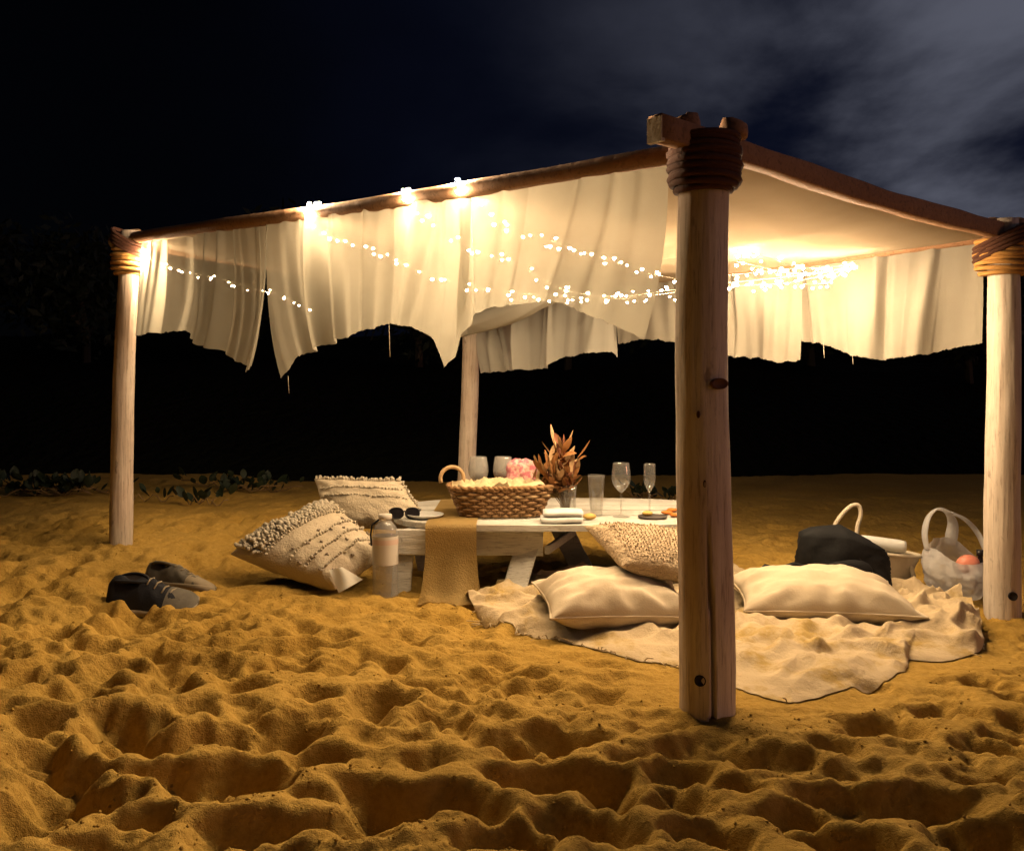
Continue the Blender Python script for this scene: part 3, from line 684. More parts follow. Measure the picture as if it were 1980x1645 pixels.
# ================================================================== table
TZ = HC-(1014-HPX)/FPX*4.4*K          # table top height
TC = np.array([0.26, 4.92])*K; TA, TB = 0.90*K, 0.55*K
tb = empty('picnic_table', (TC[0], TC[1], 0)); tag(tb, 'low whitewashed plank picnic table with splayed legs, laid for a picnic', 'table')
npl = 6
for k in range(npl):
    v0 = -1+2*k/npl+0.008; v1 = -1+2*(k+1)/npl-0.008
    def half(v): return (1-abs(v)**3.2)**(1/3.2)
    n = 16; top = []
    ring = []
    for i in range(n+1):                           # left end edge from v0 to v1
        v = v0+(v1-v0)*i/n; ring.append((-half(v), v))
    for i in range(n+1):
        v = v1+(v0-v1)*i/n; ring.append((half(v), v))
    z1, z0 = TZ+0.001*math.sin(k*5), TZ-0.024
    m_ = len(ring); V = []
    for (ins, z) in ((0, z0), (0, z1-0.003), (0.004, z1)):
        for x, y in ring: V.append((TC[0]+x*(TA-ins), TC[1]+y*TB*(1), z))
    f = gridfaces(m_, 3, True)+[list(range(m_))[::-1], [2*m_+i for i in range(m_)]]
    mk('plank', V, f, 'table_wood', tb, False)
zA = TZ-0.026-0.052
ya_ = 4.47*K
plank(P(766, 1030, 4.47)*[1, 1, 0]+[0, 0, zA], P(1050, 1030, 4.47)*[1, 1, 0]+[0, 0, zA-0.004], (0, 0, 1), 0.102, 0.022, (0, 1, 0), 'table_wood', 'apron', tb, seed=2)
plank(P(790, 1030, 5.2)*[1, 1, 0]+[0, 0, zA], P(1240, 1030, 5.2)*[1, 1, 0]+[0, 0, zA], (0, 0, 1), 0.10, 0.022, (0, 1, 0), 'table_wood', 'apron', tb, seed=3)
def leg(top, bot, wid, seed):
    bot = np.array(bot); bot[2] = ground(bot[0], bot[1])-0.012
    plank(top, bot, (1, 0, 0.35), wid, 0.03, (0, 1, 0.0), 'table_wood', 'leg', tb, seed=seed)
leg(P(1030, 1022, 4.53), P(985, 1170, 4.36), 0.115, 1)
leg(P(785, 1022, 4.53), P(775, 1150, 4.46), 0.085, 2)
leg(P(1080, 1010, 5.12), P(1130, 1100, 5.15), 0.10, 3)
leg(P(800, 1012, 5.12), P(822, 1130, 5.0), 0.05, 4)
xb = P(1066, 1058, 4.6)
plank((xb[0]-0.02, 4.5*K, TZ-0.115), (xb[0]+0.12, 5.1*K, TZ-0.12), (0, 0, 1), 0.035, 0.022, (1, 0, 0), 'table_wood', 'cross_bar', tb, seed=5)
# runner over the near edge, pooling on the sand
xl, xr = P(824, 1010, 4.42)[0], P(922, 1010, 4.42)[0]
pr = [(5.35*K, TZ+0.005), (4.9*K, TZ+0.005), (4.40*K, TZ+0.006), (4.385*K, TZ+0.004), (4.375*K, TZ-0.012), (4.38*K, TZ-0.06), (4.385*K, TZ-0.115), (4.375*K, TZ-0.17), (4.35*K, TZ-0.225), (4.325*K, 0.036), (4.285*K, 0.018), (4.22*K, 0.014)]
pr = np.array(pr); tl = np.concatenate([[0], np.cumsum(np.linalg.norm(np.diff(pr, axis=0), axis=1))]); tl /= tl[-1]
nv, nu = 70, 26; V = np.zeros((nv, nu, 3))
for j in range(nv):
    t = j/(nv-1); y = np.interp(t, tl, pr[:, 0]); z = np.interp(t, tl, pr[:, 1])
    low = max(0, (TZ-0.11-z)/0.18) if y < 4.4*K else 0
    for i in range(nu):
        u = i/(nu-1); x = xl+(xr-xl)*u+low*(0.014*(u-0.5)*2+0.03*(u-0.2)*max(0, low-0.5))
        zz_ = z
        V[j, i] = (x, y+low*0.012*math.sin(u*11+t*5), zz_)
        if t > 0.86: V[j, i, 2] = max(zz_, ground(x, V[j, i, 1])+0.008+0.006*math.sin(u*9+t*40))
rn = mk('table_runner', V.reshape(-1, 3), gridfaces(nu, nv), 'runner'); tag(rn, 'tan woven runner hanging over the table edge down to the sand', 'table runner')

# ================================================================== cushions
def cushion(c4, T, n=46, seed=0, pinch=0.06, wr=0.010, lump=0.01, power=0.55):
    A, B_, Cc, D_ = [np.asarray(q, float) for q in c4]      # around
    nr = np.cross(Cc-A, D_-B_); nr /= np.linalg.norm(nr)
    if nr[2] < 0: nr = -nr
    g = np.sin(np.linspace(-1, 1, n)*math.pi/2)
    U, W = np.meshgrid(g, g)
    Uo = U*(1-pinch*(1-W**2)); Wo = W*(1-pinch*(1-U**2))
    s, t = (Uo+1)/2, (Wo+1)/2
    mid = ((1-s)*(1-t))[..., None]*A+(s*(1-t))[..., None]*B_+(s*t)[..., None]*Cc+((1-s)*t)[..., None]*D_
    prof = ((1-np.abs(U)**2.6)*(1-np.abs(W)**2.6)).clip(0, 1)**power
    ed = np.clip(1-np.maximum(np.abs(U), np.abs(W)), 0, 1)
    th = np.arctan2(W, U)
    wrk = wr*np.sin(th*13+seed+3*vnoise(U*2, W*2, seed))*np.exp(-((ed-0.16)/0.16)**2)*(ed > 0)
    lm = lump*fbm(U*1.7+seed, W*1.7, seed, 3)
    up = mid+nr*((prof*T/2)+(wrk+lm)*(ed > 0))[..., None]
    dn = mid-nr*((prof*T/2)*0.9+(wrk*0.6)*(ed > 0))[..., None]
    V = list(up.reshape(-1, 3)); F = gridfaces(n, n); idx = -np.ones((n, n), int)
    for j in range(n):
        for i in range(n):
            if i in (0, n-1) or j in (0, n-1): idx[j, i] = j*n+i
            else: idx[j, i] = len(V); V.append(dn[j, i])
    for j in range(n-1):
        for i in range(n-1): F.append([idx[j, i], idx[j+1, i], idx[j+1, i+1], idx[j, i+1]])
    return np.array(V), F, up, nr
def drop(V, clear=0.0, q=2.0):         # rest the lowest points on the sand
    gz_ = np.array([ground(a, b_) for a, b_ in V[:, :2]]); dz = np.percentile(V[:, 2]-gz_, q)-clear
    V[:, 2] -= dz; return dz
def tuft_pts(up, nr, rows, m, parent, name, size, seed, per=46, jit=0.004):
    r = np.random.default_rng(seed); n = up.shape[0]; parts = []
    for (u0, w0, u1, w1, cnt, sz) in rows:
        for k in range(cnt):
            a = (k+0.5)/cnt; u = u0+(u1-u0)*a+r.normal(0, 0.006); w_ = w0+(w1-w0)*a+r.normal(0, 0.008)
            gi = math.asin(max(-1, min(1, u)))/(math.pi/2); gj = math.asin(max(-1, min(1, w_)))/(math.pi/2)
            i = (gi+1)/2*(n-1); j = (gj+1)/2*(n-1); i0, j0 = int(min(i, n-2)), int(min(j, n-2)); fi, fj = i-i0, j-j0
            p = up[j0, i0]*(1-fi)*(1-fj)+up[j0, i0+1]*fi*(1-fj)+up[j0+1, i0]*(1-fi)*fj+up[j0+1, i0+1]*fi*fj
            e1 = up[j0, i0+1]-up[j0, i0]; e2 = up[j0+1, i0]-up[j0, i0]; nn = np.cross(e1, e2); nn /= np.linalg.norm(nn)+1e-9
            if np.dot(nn, nr) < 0: nn = -nn
            s = size*sz*r.uniform(0.7, 1.2)
            d1 = r.normal(0, 1, 3); d1 -= nn*np.dot(d1, nn); d1 /= np.linalg.norm(d1)
            tip = p+nn*s*1.0+d1*s*0.9
            v, f = tube([p-nn*0.003, p+nn*s*0.5+d1*s*0.15, p+nn*s*0.95+d1*s*0.5, tip], [s*0.42, s*0.5, s*0.4, s*0.12], 6); parts.append((v, f))
    V, F = join(parts); o = mk(name, V, F, m, parent); o['kind'] = 'stuff'; return o
# big boho floor cushion
c4 = [P(446, 1062, 4.55), P(648, 1130, 4.30), P(742, 1058, 4.52), P(640, 966, 4.92)]
V, F, up, nr = cushion(c4, 0.18, 56, 1, 0.0, 0.006, 0.014, 0.42)
V[:, 2] -= 0.018; up[..., 2] -= 0.018
bc = empty('tufted_cushion', (V[:, 0].mean(), V[:, 1].mean(), V[:, 2].min())); tag(bc, 'big cream floor cushion with rows of fluffy tufts and dark stitches, propped on the sand', 'cushion')
mk('cover', V, F, 'cushion_boho', bc)
rows = []
r_ = random.Random(4)
for k in range(9): rows.append((-0.93+0.075*k, -0.92, -0.93+0.075*k, 0.92, 30, 0.9 if k < 7 else 0.6))
for u in (0.12, 0.42, 0.72): rows.append((u, -0.9, u, 0.9, 26, 0.55))
tuft_pts(up, nr, rows, 'tuft', bc, 'tufts', 0.019, 2)
rows = [(-0.16+0.14*a, -0.88+0.22*b__, -0.10+0.14*a, -0.88+0.22*b__+0.03, 3, 0.7) for a in range(1, 8) for b__ in range(9) if (a*2+b__) % 3 == 0]
tuft_pts(up, nr, rows, 'stitch', bc, 'stitches', 0.010, 3)
# cushion standing behind it
c4 = [P(628, 1020, 4.98), P(850, 1030, 4.86), P(778, 930, 5.02), P(608, 926, 5.12)]
V, F, up, nr = cushion(c4, 0.15, 50, 2, 0.04, 0.007, 0.012)
sc_ = empty('fringed_cushion', (V[:, 0].mean(), V[:, 1].mean(), V[:, 2].min())); tag(sc_, 'cream cushion with a frilled top edge standing behind the tufted floor cushion', 'cushion')
mk('cover', V, F, 'cushion_boho', sc_)
tuft_pts(up, nr, [(-0.95, 0.97, 0.95, 0.97, 36, 0.9), (-0.9, 0.55, 0.9, 0.55, 30, 0.6), (-0.9, 0.2, 0.9, 0.2, 30, 0.6), (0.97, -0.9, 0.97, 0.9, 26, 0.7)], 'tuft', sc_, 'frill', 0.015, 5)
# plain cushion near the table leg
def flat_cushion(px, py, d, lx, ly, yaw, tilt, T, seed, m, name, label, clear=0.0, roll=0.0, drp=True, **kw):
    c = P(px, py, d); M = Matrix.Rotation(yaw, 3, 'Z') @ Matrix.Rotation(roll, 3, 'Y') @ Matrix.Rotation(tilt, 3, 'X')
    q = [c+np.array(M @ Vector((sx*lx/2, sy*ly/2, 0))) for sx, sy in ((-1, -1), (1, -1), (1, 1), (-1, 1))]
    V, F, up, nr = cushion(q, T, 56, seed, **kw)
    if drp: up[..., 2] -= drop(V, clear)
    o = mk(name, V, F, m); tag(o, label, 'cushion')
    ringp = np.concatenate([up[0, :-1], up[:-1, -1], up[-1, :0:-1], up[:0:-1, 0]]); Vp, Fp = tube(ringp, 0.0038, 6, closed=True); mk('piping', Vp, Fp, m, o)
    return o, up, nr
flat_cushion(1185, 1168, 3.93, 0.52, 0.38, 0.14, 0.10, 0.20, 11, 'cushion_cream', 'cushion', 'plain smooth cream cushion lying on the blanket under the nubbly cushion', 0.012, 0.03, pinch=0.08, wr=0.009, lump=0.024)
flat_cushion(1585, 1145, 4.12, 0.63, 0.40, -0.06, 0.10, 0.195, 13, 'cushion_cream', 'cushion', 'plain smooth cream cushion lying alone in front of the black backpack', 0.012, 0.02, pinch=0.09, wr=0.009, lump=0.024)
c4 = [P(1203, 1094, 3.86), P(1385, 1130, 3.80), P(1400, 1046, 4.2), P(1128, 1016, 4.28)]
V, F, up, nr = cushion(c4, 0.13, 56, 17, 0.05, 0.004, 0.01, 0.42)
nc = empty('nubbly_cushion', (V[:, 0].mean(), V[:, 1].mean(), V[:, 2].min())); tag(nc, 'tan nubbly boucle cushion resting tilted on top of a smooth cushion', 'cushion')
mk('cover', V, F, 'boucle', nc)
tuft_pts(up, nr, [(-0.85, -0.85+0.1*k, 0.85, -0.85+0.1*k, 26, 1.0) for k in range(18)], 'boucle', nc, 'nubs', 0.0055, 6)

# ================================================================== blanket
def blanket(name, label, near, far, nu, nv, seed, wrk, lift=0.012):
    nx_, ny_ = [q[0] for q in near], [q[1] for q in near]; fx_, fy_ = [q[0] for q in far], [q[1] for q in far]
    V = np.zeros((nv, nu, 3)); N_ = len(near); M_ = len(far)
    for i in range(nu):
        u = i/(nu-1)
        a = GP(np.interp(u, np.linspace(0, 1, N_), nx_), np.interp(u, np.linspace(0, 1, N_), ny_)); c = GP(np.interp(u, np.linspace(0, 1, M_), fx_), np.interp(u, np.linspace(0, 1, M_), fy_))
        for j in range(nv):
            V[j, i] = a+(c-a)*(j/(nv-1))
    x, y = V[..., 0], V[..., 1]
    x += 0.03*fbm(x*3, y*3, seed+40, 2); y += 0.05*fbm(x*3.2, y*3, seed+50, 3)
    g = gv(x, y)
    xw = x+0.05*fbm(x*3, y*3, seed+70, 2); yw = y+0.05*fbm(x*3+5, y*3, seed+71, 2)
    r1 = 1-np.abs(fbm(xw*2.4+yw*1.4+4, yw*6.4-xw*2.6, seed, 2))*4.0
    r2 = 1-np.abs(fbm(xw*2.2-yw*1.0, yw*5.6+xw*3.0+9, seed+5, 2))*4.4
    r4 = 1-np.abs(fbm(xw*6-yw*3, yw*12+xw*5+2, seed+8, 2))*3.5
    r3 = fbm(x*7, y*10, seed+9, 2)
    V[..., 2] = macro(x, y)+lift+0.012+wrk*(0.036*np.clip(r1, 0, 1)**2.2+0.032*np.clip(r2, 0, 1)**2.2+0.009*np.clip(r4, 0, 1)**1.5+0.008*r3+0.002)
    for _ in range(1):
        zb = V[..., 2].copy(); zb[1:-1, 1:-1] = (V[1:-1, 1:-1, 2]*2+V[:-2, 1:-1, 2]+V[2:, 1:-1, 2]+V[1:-1, :-2, 2]+V[1:-1, 2:, 2])/6; V[..., 2] = zb
    tap = np.clip(np.arange(nv)/16.0, 0, 1)[:, None]**0.8
    V[..., 2] = np.maximum(V[..., 2]*tap+(g+0.004)*(1-tap), g+0.004)
    return V
near = [(925, 1186), (945, 1200), (975, 1211), (1030, 1226), (1105, 1246), (1200, 1266), (1300, 1280), (1395, 1305), (1425, 1330), (1480, 1352), (1535, 1362), (1620, 1338), (1700, 1310), (1750, 1288), (1765, 1262), (1830, 1262), (1885, 1250), (1905, 1225)]
far = [(900, 1165), (960, 1150), (1040, 1132), (1150, 1118), (1260, 1112), (1400, 1108), (1520, 1106), (1640, 1110), (1720, 1122), (1770, 1132), (1810, 1138), (1850, 1142), (1880, 1160)]
nu, nv = 230, 80
V = blanket('b', '', near, far, nu, nv, 61, 1.0)
mx, my = GP(1815, 1195)[:2]
hump = np.exp(-(((V[..., 0]-mx)/0.17)**2+((V[..., 1]-my)/0.20)**2)**1.3)
V[..., 2] += hump*(0.055+0.035*fbm(V[..., 0]*9, V[..., 1]*9, 3, 3))
bx = empty('blanket', tuple(GP(1400, 1230))); tag(bx, 'crumpled sandy cream blanket spread round the near post under two smooth cushions', 'blanket')
# keep clear of the near post: push cloth around it
pc = P(1358, 1375, 2.9)[:2]; dx, dy = V[..., 0]-pc[0], V[..., 1]-pc[1]; dist = np.hypot(dx, dy); pu = np.clip(RF*1.35-dist, 0, 1)
V[..., 0] += dx/(dist+1e-6)*pu; V[..., 1] += np.abs(dy)/(dist+1e-6)*pu
mk('cloth', V.reshape(-1, 3), gridfaces(nu, nv), 'linen', bx)
# knotted fringe along the near edge
parts = []; r = random.Random(3)
for i in range(0, nu, 1):
    e = V[0, i]; inn = e-V[2, i]; inn = inn/(np.linalg.norm(inn)+1e-9)
    big = 1.0 if i < nu*0.5 else 0.5
    for s in range(1 if r.random() < (0.4 if i < nu*0.45 else 0.06) else 0):
        ln = r.uniform(0.018, 0.05)*big; sd_ = np.array([r.gauss(0, 0.4), r.gauss(-0.2, 0.35), 0])
        p0 = e+np.array([r.uniform(-0.006, 0.006), 0, 0.002]); p1 = p0+(inn*0.6+sd_)*ln*0.5; p2 = p0+(inn*0.8+sd_*1.6)*ln
        for q_ in (p1, p2): q_[2] = ground(q_[0], q_[1])+0.008+r.uniform(0, 0.01)
        parts.append(tube([p0, p1, p2], [0.0018, 0.0022, 0.0014], 5))
Vf, Ff = join(parts); fo = mk('fringe', Vf, Ff, 'linen', bx); fo['kind'] = 'stuff'
# knotted tassel on the right
tp_ = GP(1712, 1196); parts = []
for k in range(9):
    a = k*0.7; parts.append(tube([tp_+np.array([0, 0, 0.05]), tp_+np.array([0.022*math.cos(a), 0.022*math.sin(a), 0.04]), tp_+np.array([0.034*math.cos(a), 0.03*math.sin(a), 0.012])], [0.008, 0.009, 0.006], 6))
Vt, Ft = join(parts); to = mk('tassel', Vt, Ft, 'linen', bx); to['kind'] = 'stuff'

# ================================================================== basket
bd = 4.72
bcx, bcy = P(968, 1000, bd)[0], bd*K
bk = empty('wicker_basket', (bcx, bcy, TZ)); tag(bk, 'brown wicker basket with loop handles holding a bunched cream cloth on the table', 'basket')
def rr2(a, hx_, hy_, e=3.2):
    c, s = math.cos(a), math.sin(a); k = (abs(c/hx_)**e+abs(s/hy_)**e)**(-1/e); return k*c, k*s
yaw = 0.10; cyw, syw = math.cos(yaw), math.sin(yaw)
def bpt(a, z, o=0.0):
    t = z/0.12; x, y = rr2(a, 0.168+0.050*t+o, 0.100+0.028*t+o)
    return np.array([bcx+x*cyw-y*syw, bcy+x*syw+y*cyw, TZ+0.004+z])
ns = 34
for k in range(ns):
    a = 2*math.pi*k/ns; V, f = tube([bpt(a, 0.0), bpt(a, 0.06), bpt(a, 0.122)], 0.0045, 6); mk('stake', V, f, 'wicker', bk)
for j in range(9):
    pts = []
    for s in range(ns*5):
        a = 2*math.pi*s/(ns*5); pts.append(bpt(a, 0.008+0.0132*j, 0.0055*math.cos(a*ns/2+math.pi*j)+0.002*float(vnoise(np.array(s*0.3), np.array(j*3.1), 4)))+np.array([0, 0, 0.003*float(vnoise(np.array(s*0.12), np.array(j*7.7), 9))]))
    V, f = tube(pts, 0.0066, 6, closed=True); mk('woven_strand', V, f, 'wicker' if j != 6 else 'wicker_pale', bk)
for ph in (0, math.pi):
    pts = []
    for s in range(ns*5):
        a = 2*math.pi*s/(ns*5); q = bpt(a, 0.124+0.004*math.cos(a*22+ph), 0.006*math.sin(a*22+ph)); pts.append(q)
    V, f = tube(pts, 0.007, 6, closed=True); mk('rim', V, f, 'wicker', bk)
for sd_ in (-1, 1):
    c = bpt(math.pi if sd_ < 0 else 0, 0.122); pts = []
    for s in range(17):
        a = math.pi*s/16*1.24-0.12*math.pi; pts.append(c+np.array([-sd_*0.012+0.049*math.cos(a)*0.98, 0.012*math.cos(a), 0.034+0.048*math.sin(a)]))
    V, f = tube(pts, 0.0085, 9); mk('handle', V, f, 'wicker_pale', bk)
V, f = lathe([(0.001, 0.0)], 8)
n = 44; a_, b_ = np.meshgrid(np.linspace(0, 2*math.pi, n, endpoint=False), np.linspace(0, 1, 16)); V = []
for j in range(16):
    for i in range(n):
        t = b_[j, i]; q = bpt(a_[j, i], 0.112, -0.008); c = np.array([bcx, bcy, q[2]])
        p = c+(q-c)*t; p[2] += 0.016+0.050*float(fbm(np.array(p[0]*22), np.array(p[1]*22), 6, 4))+0.016*(1-t)
        V.append(p)
mk('cloth_liner', V, gridfaces(n, 16, True), 'liner', bk)

# ================================================================== glassware
def wineglass(px, base_d, h, rbowl, rtop, hbowl, label, m='glass', stem=True, fill=None, rb_=0.036, group='glasses on the table'):
    x = (px-990)/FPX*base_d*K; y = base_d*K
    e_ = empty('wine_glass' if stem else 'tumbler_glass', (x, y, TZ)); tag(e_, label, 'glass', group)
    z0 = h-hbowl
    if stem:
        pr_ = [(rb_, 0.0015), (rb_, 0.003), (0.012, 0.006), (0.0045, 0.014), (0.0038, z0*0.6), (0.0045, z0-0.004)]
        V, f = lathe(pr_, 24, (x, y, TZ)); mk('stem', V, f, m, e_)
    else: z0 = 0.004
    hb = h-z0; pr_ = []
    for k in range(13):
        t = k/12
        if stem: rad = (rbowl*math.sin(min(1, t/0.5)*math.pi/2)**0.75 if t < 0.5 else rbowl+(rtop-rbowl)*((t-0.5)/0.5)**1.5)
        else: rad = rbowl+(rtop-rbowl)*t
        pr_.append((max(0.004, rad), z0+hb*t))
    inner = [(max(0.002, r_-0.0018), z+0.0015) for r_, z in pr_[::-1]]
    V, f = lathe(pr_+[(pr_[-1][0]-0.0009, z0+hb+0.0012)]+inner, 28, (x, y, TZ)); mk('bowl', V, f, m, e_)
    if fill:
        t1 = fill; q = [(max(0.003, r_-0.0026), z+0.002) for r_, z in pr_ if (z-z0)/hb <= t1]; q.append((0.0005, q[-1][1]))
        V, f = lathe(q, 24, (x, y, TZ)); mk('drink', V, f, 'wine', e_)
    return e_
wineglass(1201, 4.66, 0.226, 0.041, 0.034, 0.125, 'round bowled stemmed wine glass between the flared tumbler and the champagne flute', group=None)
wineglass(1256, 4.72, 0.218, 0.026, 0.025, 0.120, 'narrow champagne flute standing beside the round wine glass', rb_=0.03, group=None)
wineglass(1153, 4.70, 0.172, 0.026, 0.037, 0.16, 'flared tumbler glass without stem standing beside the dried flowers', stem=False, group=None)
wineglass(925, 4.98, 0.232, 0.046, 0.037, 0.125, 'empty wine glass just behind the basket handle', 'glass_frost', group=None)
wineglass(973, 4.98, 0.232, 0.046, 0.037, 0.125, 'wine glass with amber drink behind the basket, in front of pink paper', 'glass_frost', fill=0.45, group=None)
# vase with dried flowers
vx, vy = P(1098, 1000, 4.72)[0], 4.72*K
va = empty('flower_vase', (vx, vy, TZ)); tag(va, 'glass vase of dried orange leaves and flowers beside the basket', 'vase')
V, f = lathe([(0.034, 0.001), (0.036, 0.006), (0.034, 0.06), (0.038, 0.13), (0.036, 0.13), (0.032, 0.06), (0.033, 0.012), (0.001, 0.010)], 24, (vx, vy, TZ)); mk('glass_body', V, f, 'glass', va)
def leaf_mesh(name, ln, wd, m, curl):
    V = []; n = 8
    for k in range(n):
        t = k/(n-1); w_ = wd*math.sin(math.pi*min(1, t*0.92+0.06))**0.8; z = curl*t*t
        V += [(-w_, ln*t, z+0.3*w_), (0, ln*t, z), (w_, ln*t, z+0.3*w_)]
    me_ = bpy.data.meshes.new(name); me_.from_pydata(V, [], [[j*3+i, j*3+i+1, (j+1)*3+i+1, (j+1)*3+i] for j in range(n-1) for i in range(2)]); me_.materials.append(MATS[m])
    me_.polygons.foreach_set('use_smooth', np.ones(len(me_.polygons), dtype=bool)); return me_
LM = [leaf_mesh('leaf', 0.060, 0.011, 'dry_leaf', 0.018), leaf_mesh('leaf', 0.075, 0.009, 'dry_leaf_pale', 0.012), leaf_mesh('leaf', 0.05, 0.013, 'dry_leaf_dark', 0.015), leaf_mesh('leaf', 0.055, 0.014, 'dry_leaf', -0.015)]
r = random.Random(12)
sprigs = [(-0.150, 0.155, 5), (-0.105, 0.19, 7), (-0.075, 0.235, 8), (-0.05, 0.285, 11), (-0.03, 0.300, 11), (-0.015, 0.285, 10), (-0.005, 0.24, 9), (0.012, 0.20, 7), (0.045, 0.245, 5), (-0.06, 0.18, 8), (-0.09, 0.15, 7), (0.01, 0.15, 7), (0.03, 0.12, 5), (-0.13, 0.215, 5), (-0.03, 0.20, 9), (-0.12, 0.12, 9), (-0.10, 0.17, 9), (-0.085, 0.21, 8), (-0.07, 0.13, 9), (-0.045, 0.16, 8), (0.02, 0.18, 7)]
for si, (dx_, hz, nl) in enumerate(sprigs):
    dy_ = r.uniform(-0.05, 0.04); tip = np.array([vx+dx_, vy+dy_, TZ+hz]); p0 = np.array([vx+dx_*0.1, vy+dy_*0.15, TZ+0.015]); p1 = np.array([vx+dx_*0.35, vy+dy_*0.4, TZ+0.10])
    pts = [(1-t)**2*p0+2*t*(1-t)*p1+t*t*tip for t in np.linspace(0, 1, 9)]
    V, f = tube(pts, 0.0017, 5); mk('stem', V, f, 'stem', va)
    for k in range(nl):
        t = 0.50+0.5*(k+1)/nl; q = (1-t)**2*p0+2*t*(1-t)*p1+t*t*tip
        o = bpy.data.objects.new('leaf', LM[(si+k) % 4 if si > 2 else (1 if k % 2 else 0)]); C.objects.link(o); o.parent = va; o.location = q-np.array(va['_org'])
        el = math.radians(r.uniform(15, 75)); o.rotation_euler = (el, r.uniform(-0.6, 0.6), r.uniform(0, 6.28)); s = r.uniform(0.8, 1.35)*(1.15 if hz > 0.2 else 0.95); o.scale = (s, s, s)
# pink crumpled paper packet behind
c = np.array([P(1008, 1000, 4.95)[0], 4.95*K, TZ]); V = []
for j in range(22):
    t = j/21
    for i in range(60):
        a = 2*math.pi*i/60; x, y = rr2(a, 0.066, 0.036, 4.0); n_ = float(fbm(np.array(x*34+t*3), np.array(y*34+t*9), 3, 3)); k = (1+0.30*n_)*(1.0 if t < 0.93 else 0.86-0.5*(t-0.93)/0.07)
        V.append(c+np.array([x*k, y*k, 0.002+0.222*t+0.02*t*float(vnoise(np.array(x*30), np.array(y*30+5), 9))]))
o = mk('pink_paper_packet', V, gridfaces(60, 22, True)+[list(range(60))[::-1], [21*60+i for i in range(60)]], 'pink_paper', base=c); tag(o, 'crumpled pink paper packet standing behind the basket', 'packet')
# folded napkins
for k, (px_, d_, w_, h_) in enumerate(((1085, 4.48, 0.165, 0.024), (1088, 4.49, 0.158, 0.022))):
    cx_, cy_ = (px_-990)/FPX*d_*K, d_*K; z0 = TZ+0.0025+0.0255*k; parts = []
    n = 14; pr_ = []
    for s in range(n):
        a = 2*math.pi*s/n; pr_.append((math.copysign(abs(math.cos(a))**0.35, math.cos(a)), math.copysign(abs(math.sin(a))**0.7, math.sin(a))))
    V = []
    for q_ in range(12):
        t = -1+2*q_/11; kx = (1-abs(t)**8*0.12)
        for (a, b__) in pr_: V.append((cx_+t*w_/2, cy_+a*0.062*kx, z0+h_/2+b__*h_/2*kx+0.0015*math.sin(t*3+k)))
    o = mk('folded_napkin', V, gridfaces(n, 12, True)+[list(range(n))[::-1], [11*n+i for i in range(n)]], 'napkin')
    tag(o, ('lower' if k == 0 else 'upper')+' folded white napkin of the pair stacked before the dried flowers', 'napkin')
# white plate at the table's left and napkin on it
cx_, cy_ = P(822, 1000, 4.62)[0], 4.62*K
V, f = lathe([(0.001, 0.003), (0.05, 0.003), (0.07, 0.010), (0.078, 0.018), (0.076, 0.020), (0.066, 0.013), (0.048, 0.007), (0.001, 0.007)], 36, (cx_, cy_, TZ-0.001)); o = mk('plate', V, f, 'ceramic'); tag(o, 'small white plate at the table end beside the sunglasses', 'plate')
# slate board with orange food near the flute
cx_, cy_ = P(1262, 1000, 4.62)[0], 4.62*K
V, f = lathe([(0.001, 0.003), (0.058, 0.003), (0.062, 0.007), (0.060, 0.010), (0.001, 0.010)], 30, (cx_, cy_, TZ)); o = mk('slate_coaster', V, f, 'slate'); tag(o, 'dark round slate under small snacks beside the champagne flute', 'slate')
def blob(name, c, rx, ry, rz, m, label, cat, seed, group=None):
    V = []
    for j in range(10):
        ph = -math.pi/2+math.pi*j/9
        for i in range(16):
            a = 2*math.pi*i/16; k = 1+0.25*float(vnoise(np.array(a*1.3+seed), np.array(ph*1.5+seed), seed)); V.append((c[0]+rx*k*math.cos(a)*max(0.02, math.cos(ph)), c[1]+ry*k*math.sin(a)*max(0.02, math.cos(ph)), c[2]+rz*(1+math.sin(ph))*1.0))
    o = mk(name, V, gridfaces(16, 10, True), m); tag(o, label, cat, group); return o
blob('cheese_wedge', (cx_-0.022, cy_, TZ+0.009), 0.022, 0.018, 0.011, 'yellow_food', 'pale yellow snack piece on the dark slate', 'snack', 2)
for k, (px_, d_) in enumerate(((1290, 4.75), (1306, 4.66), (1300, 4.85), (1325, 4.74))):
    blob('orange_slice', (P(px_, 1000, d_)[0], d_*K, TZ+0.001), 0.026, 0.02, 0.008, 'orange_food', 'orange fruit slice lying on the table beside the slate', 'fruit', 5+k, 'orange slices by the slate')
blob('bread_roll', (P(1140, 1000, 4.56)[0], 4.56*K, TZ+0.001), 0.028, 0.02, 0.013, 'yellow_food', 'small pale bread roll beside the flared tumbler', 'bread', 22)
# sunglasses on the table corner
sx_, sy_ = P(782, 1000, 4.58)[0], 4.58*K
sg = empty('sunglasses', (sx_, sy_, TZ)); tag(sg, 'dark sunglasses lying folded on the table corner behind the bottle', 'sunglasses')
for k in (-1, 1):
    c = np.array([sx_+k*0.033, sy_, TZ+0.025])
    ring = [c+np.array([0.028*math.copysign(abs(math.cos(a))**0.8, math.cos(a)), 0.004*math.sin(a), 0.021*math.copysign(abs(math.sin(a))**0.8, math.sin(a))]) for a in np.linspace(0, 2*math.pi, 25)[:-1]]
    V, f = tube(ring, 0.0035, 6, closed=True); mk('rim', V, f, 'black_plastic', sg)
    V = ring+[c+np.array([0, -0.003, 0])]; mk('lens', V, [[i, (i+1) % 24, 24] for i in range(24)], 'black_plastic', sg)
    V, f = tube([c+np.array([k*0.03, 0.002, 0.010]), c+np.array([k*0.03, 0.05, 0.008]), c+np.array([-k*0.02, 0.075, -0.012])], 0.003, 6); mk('temple', V, f, 'black_plastic', sg)
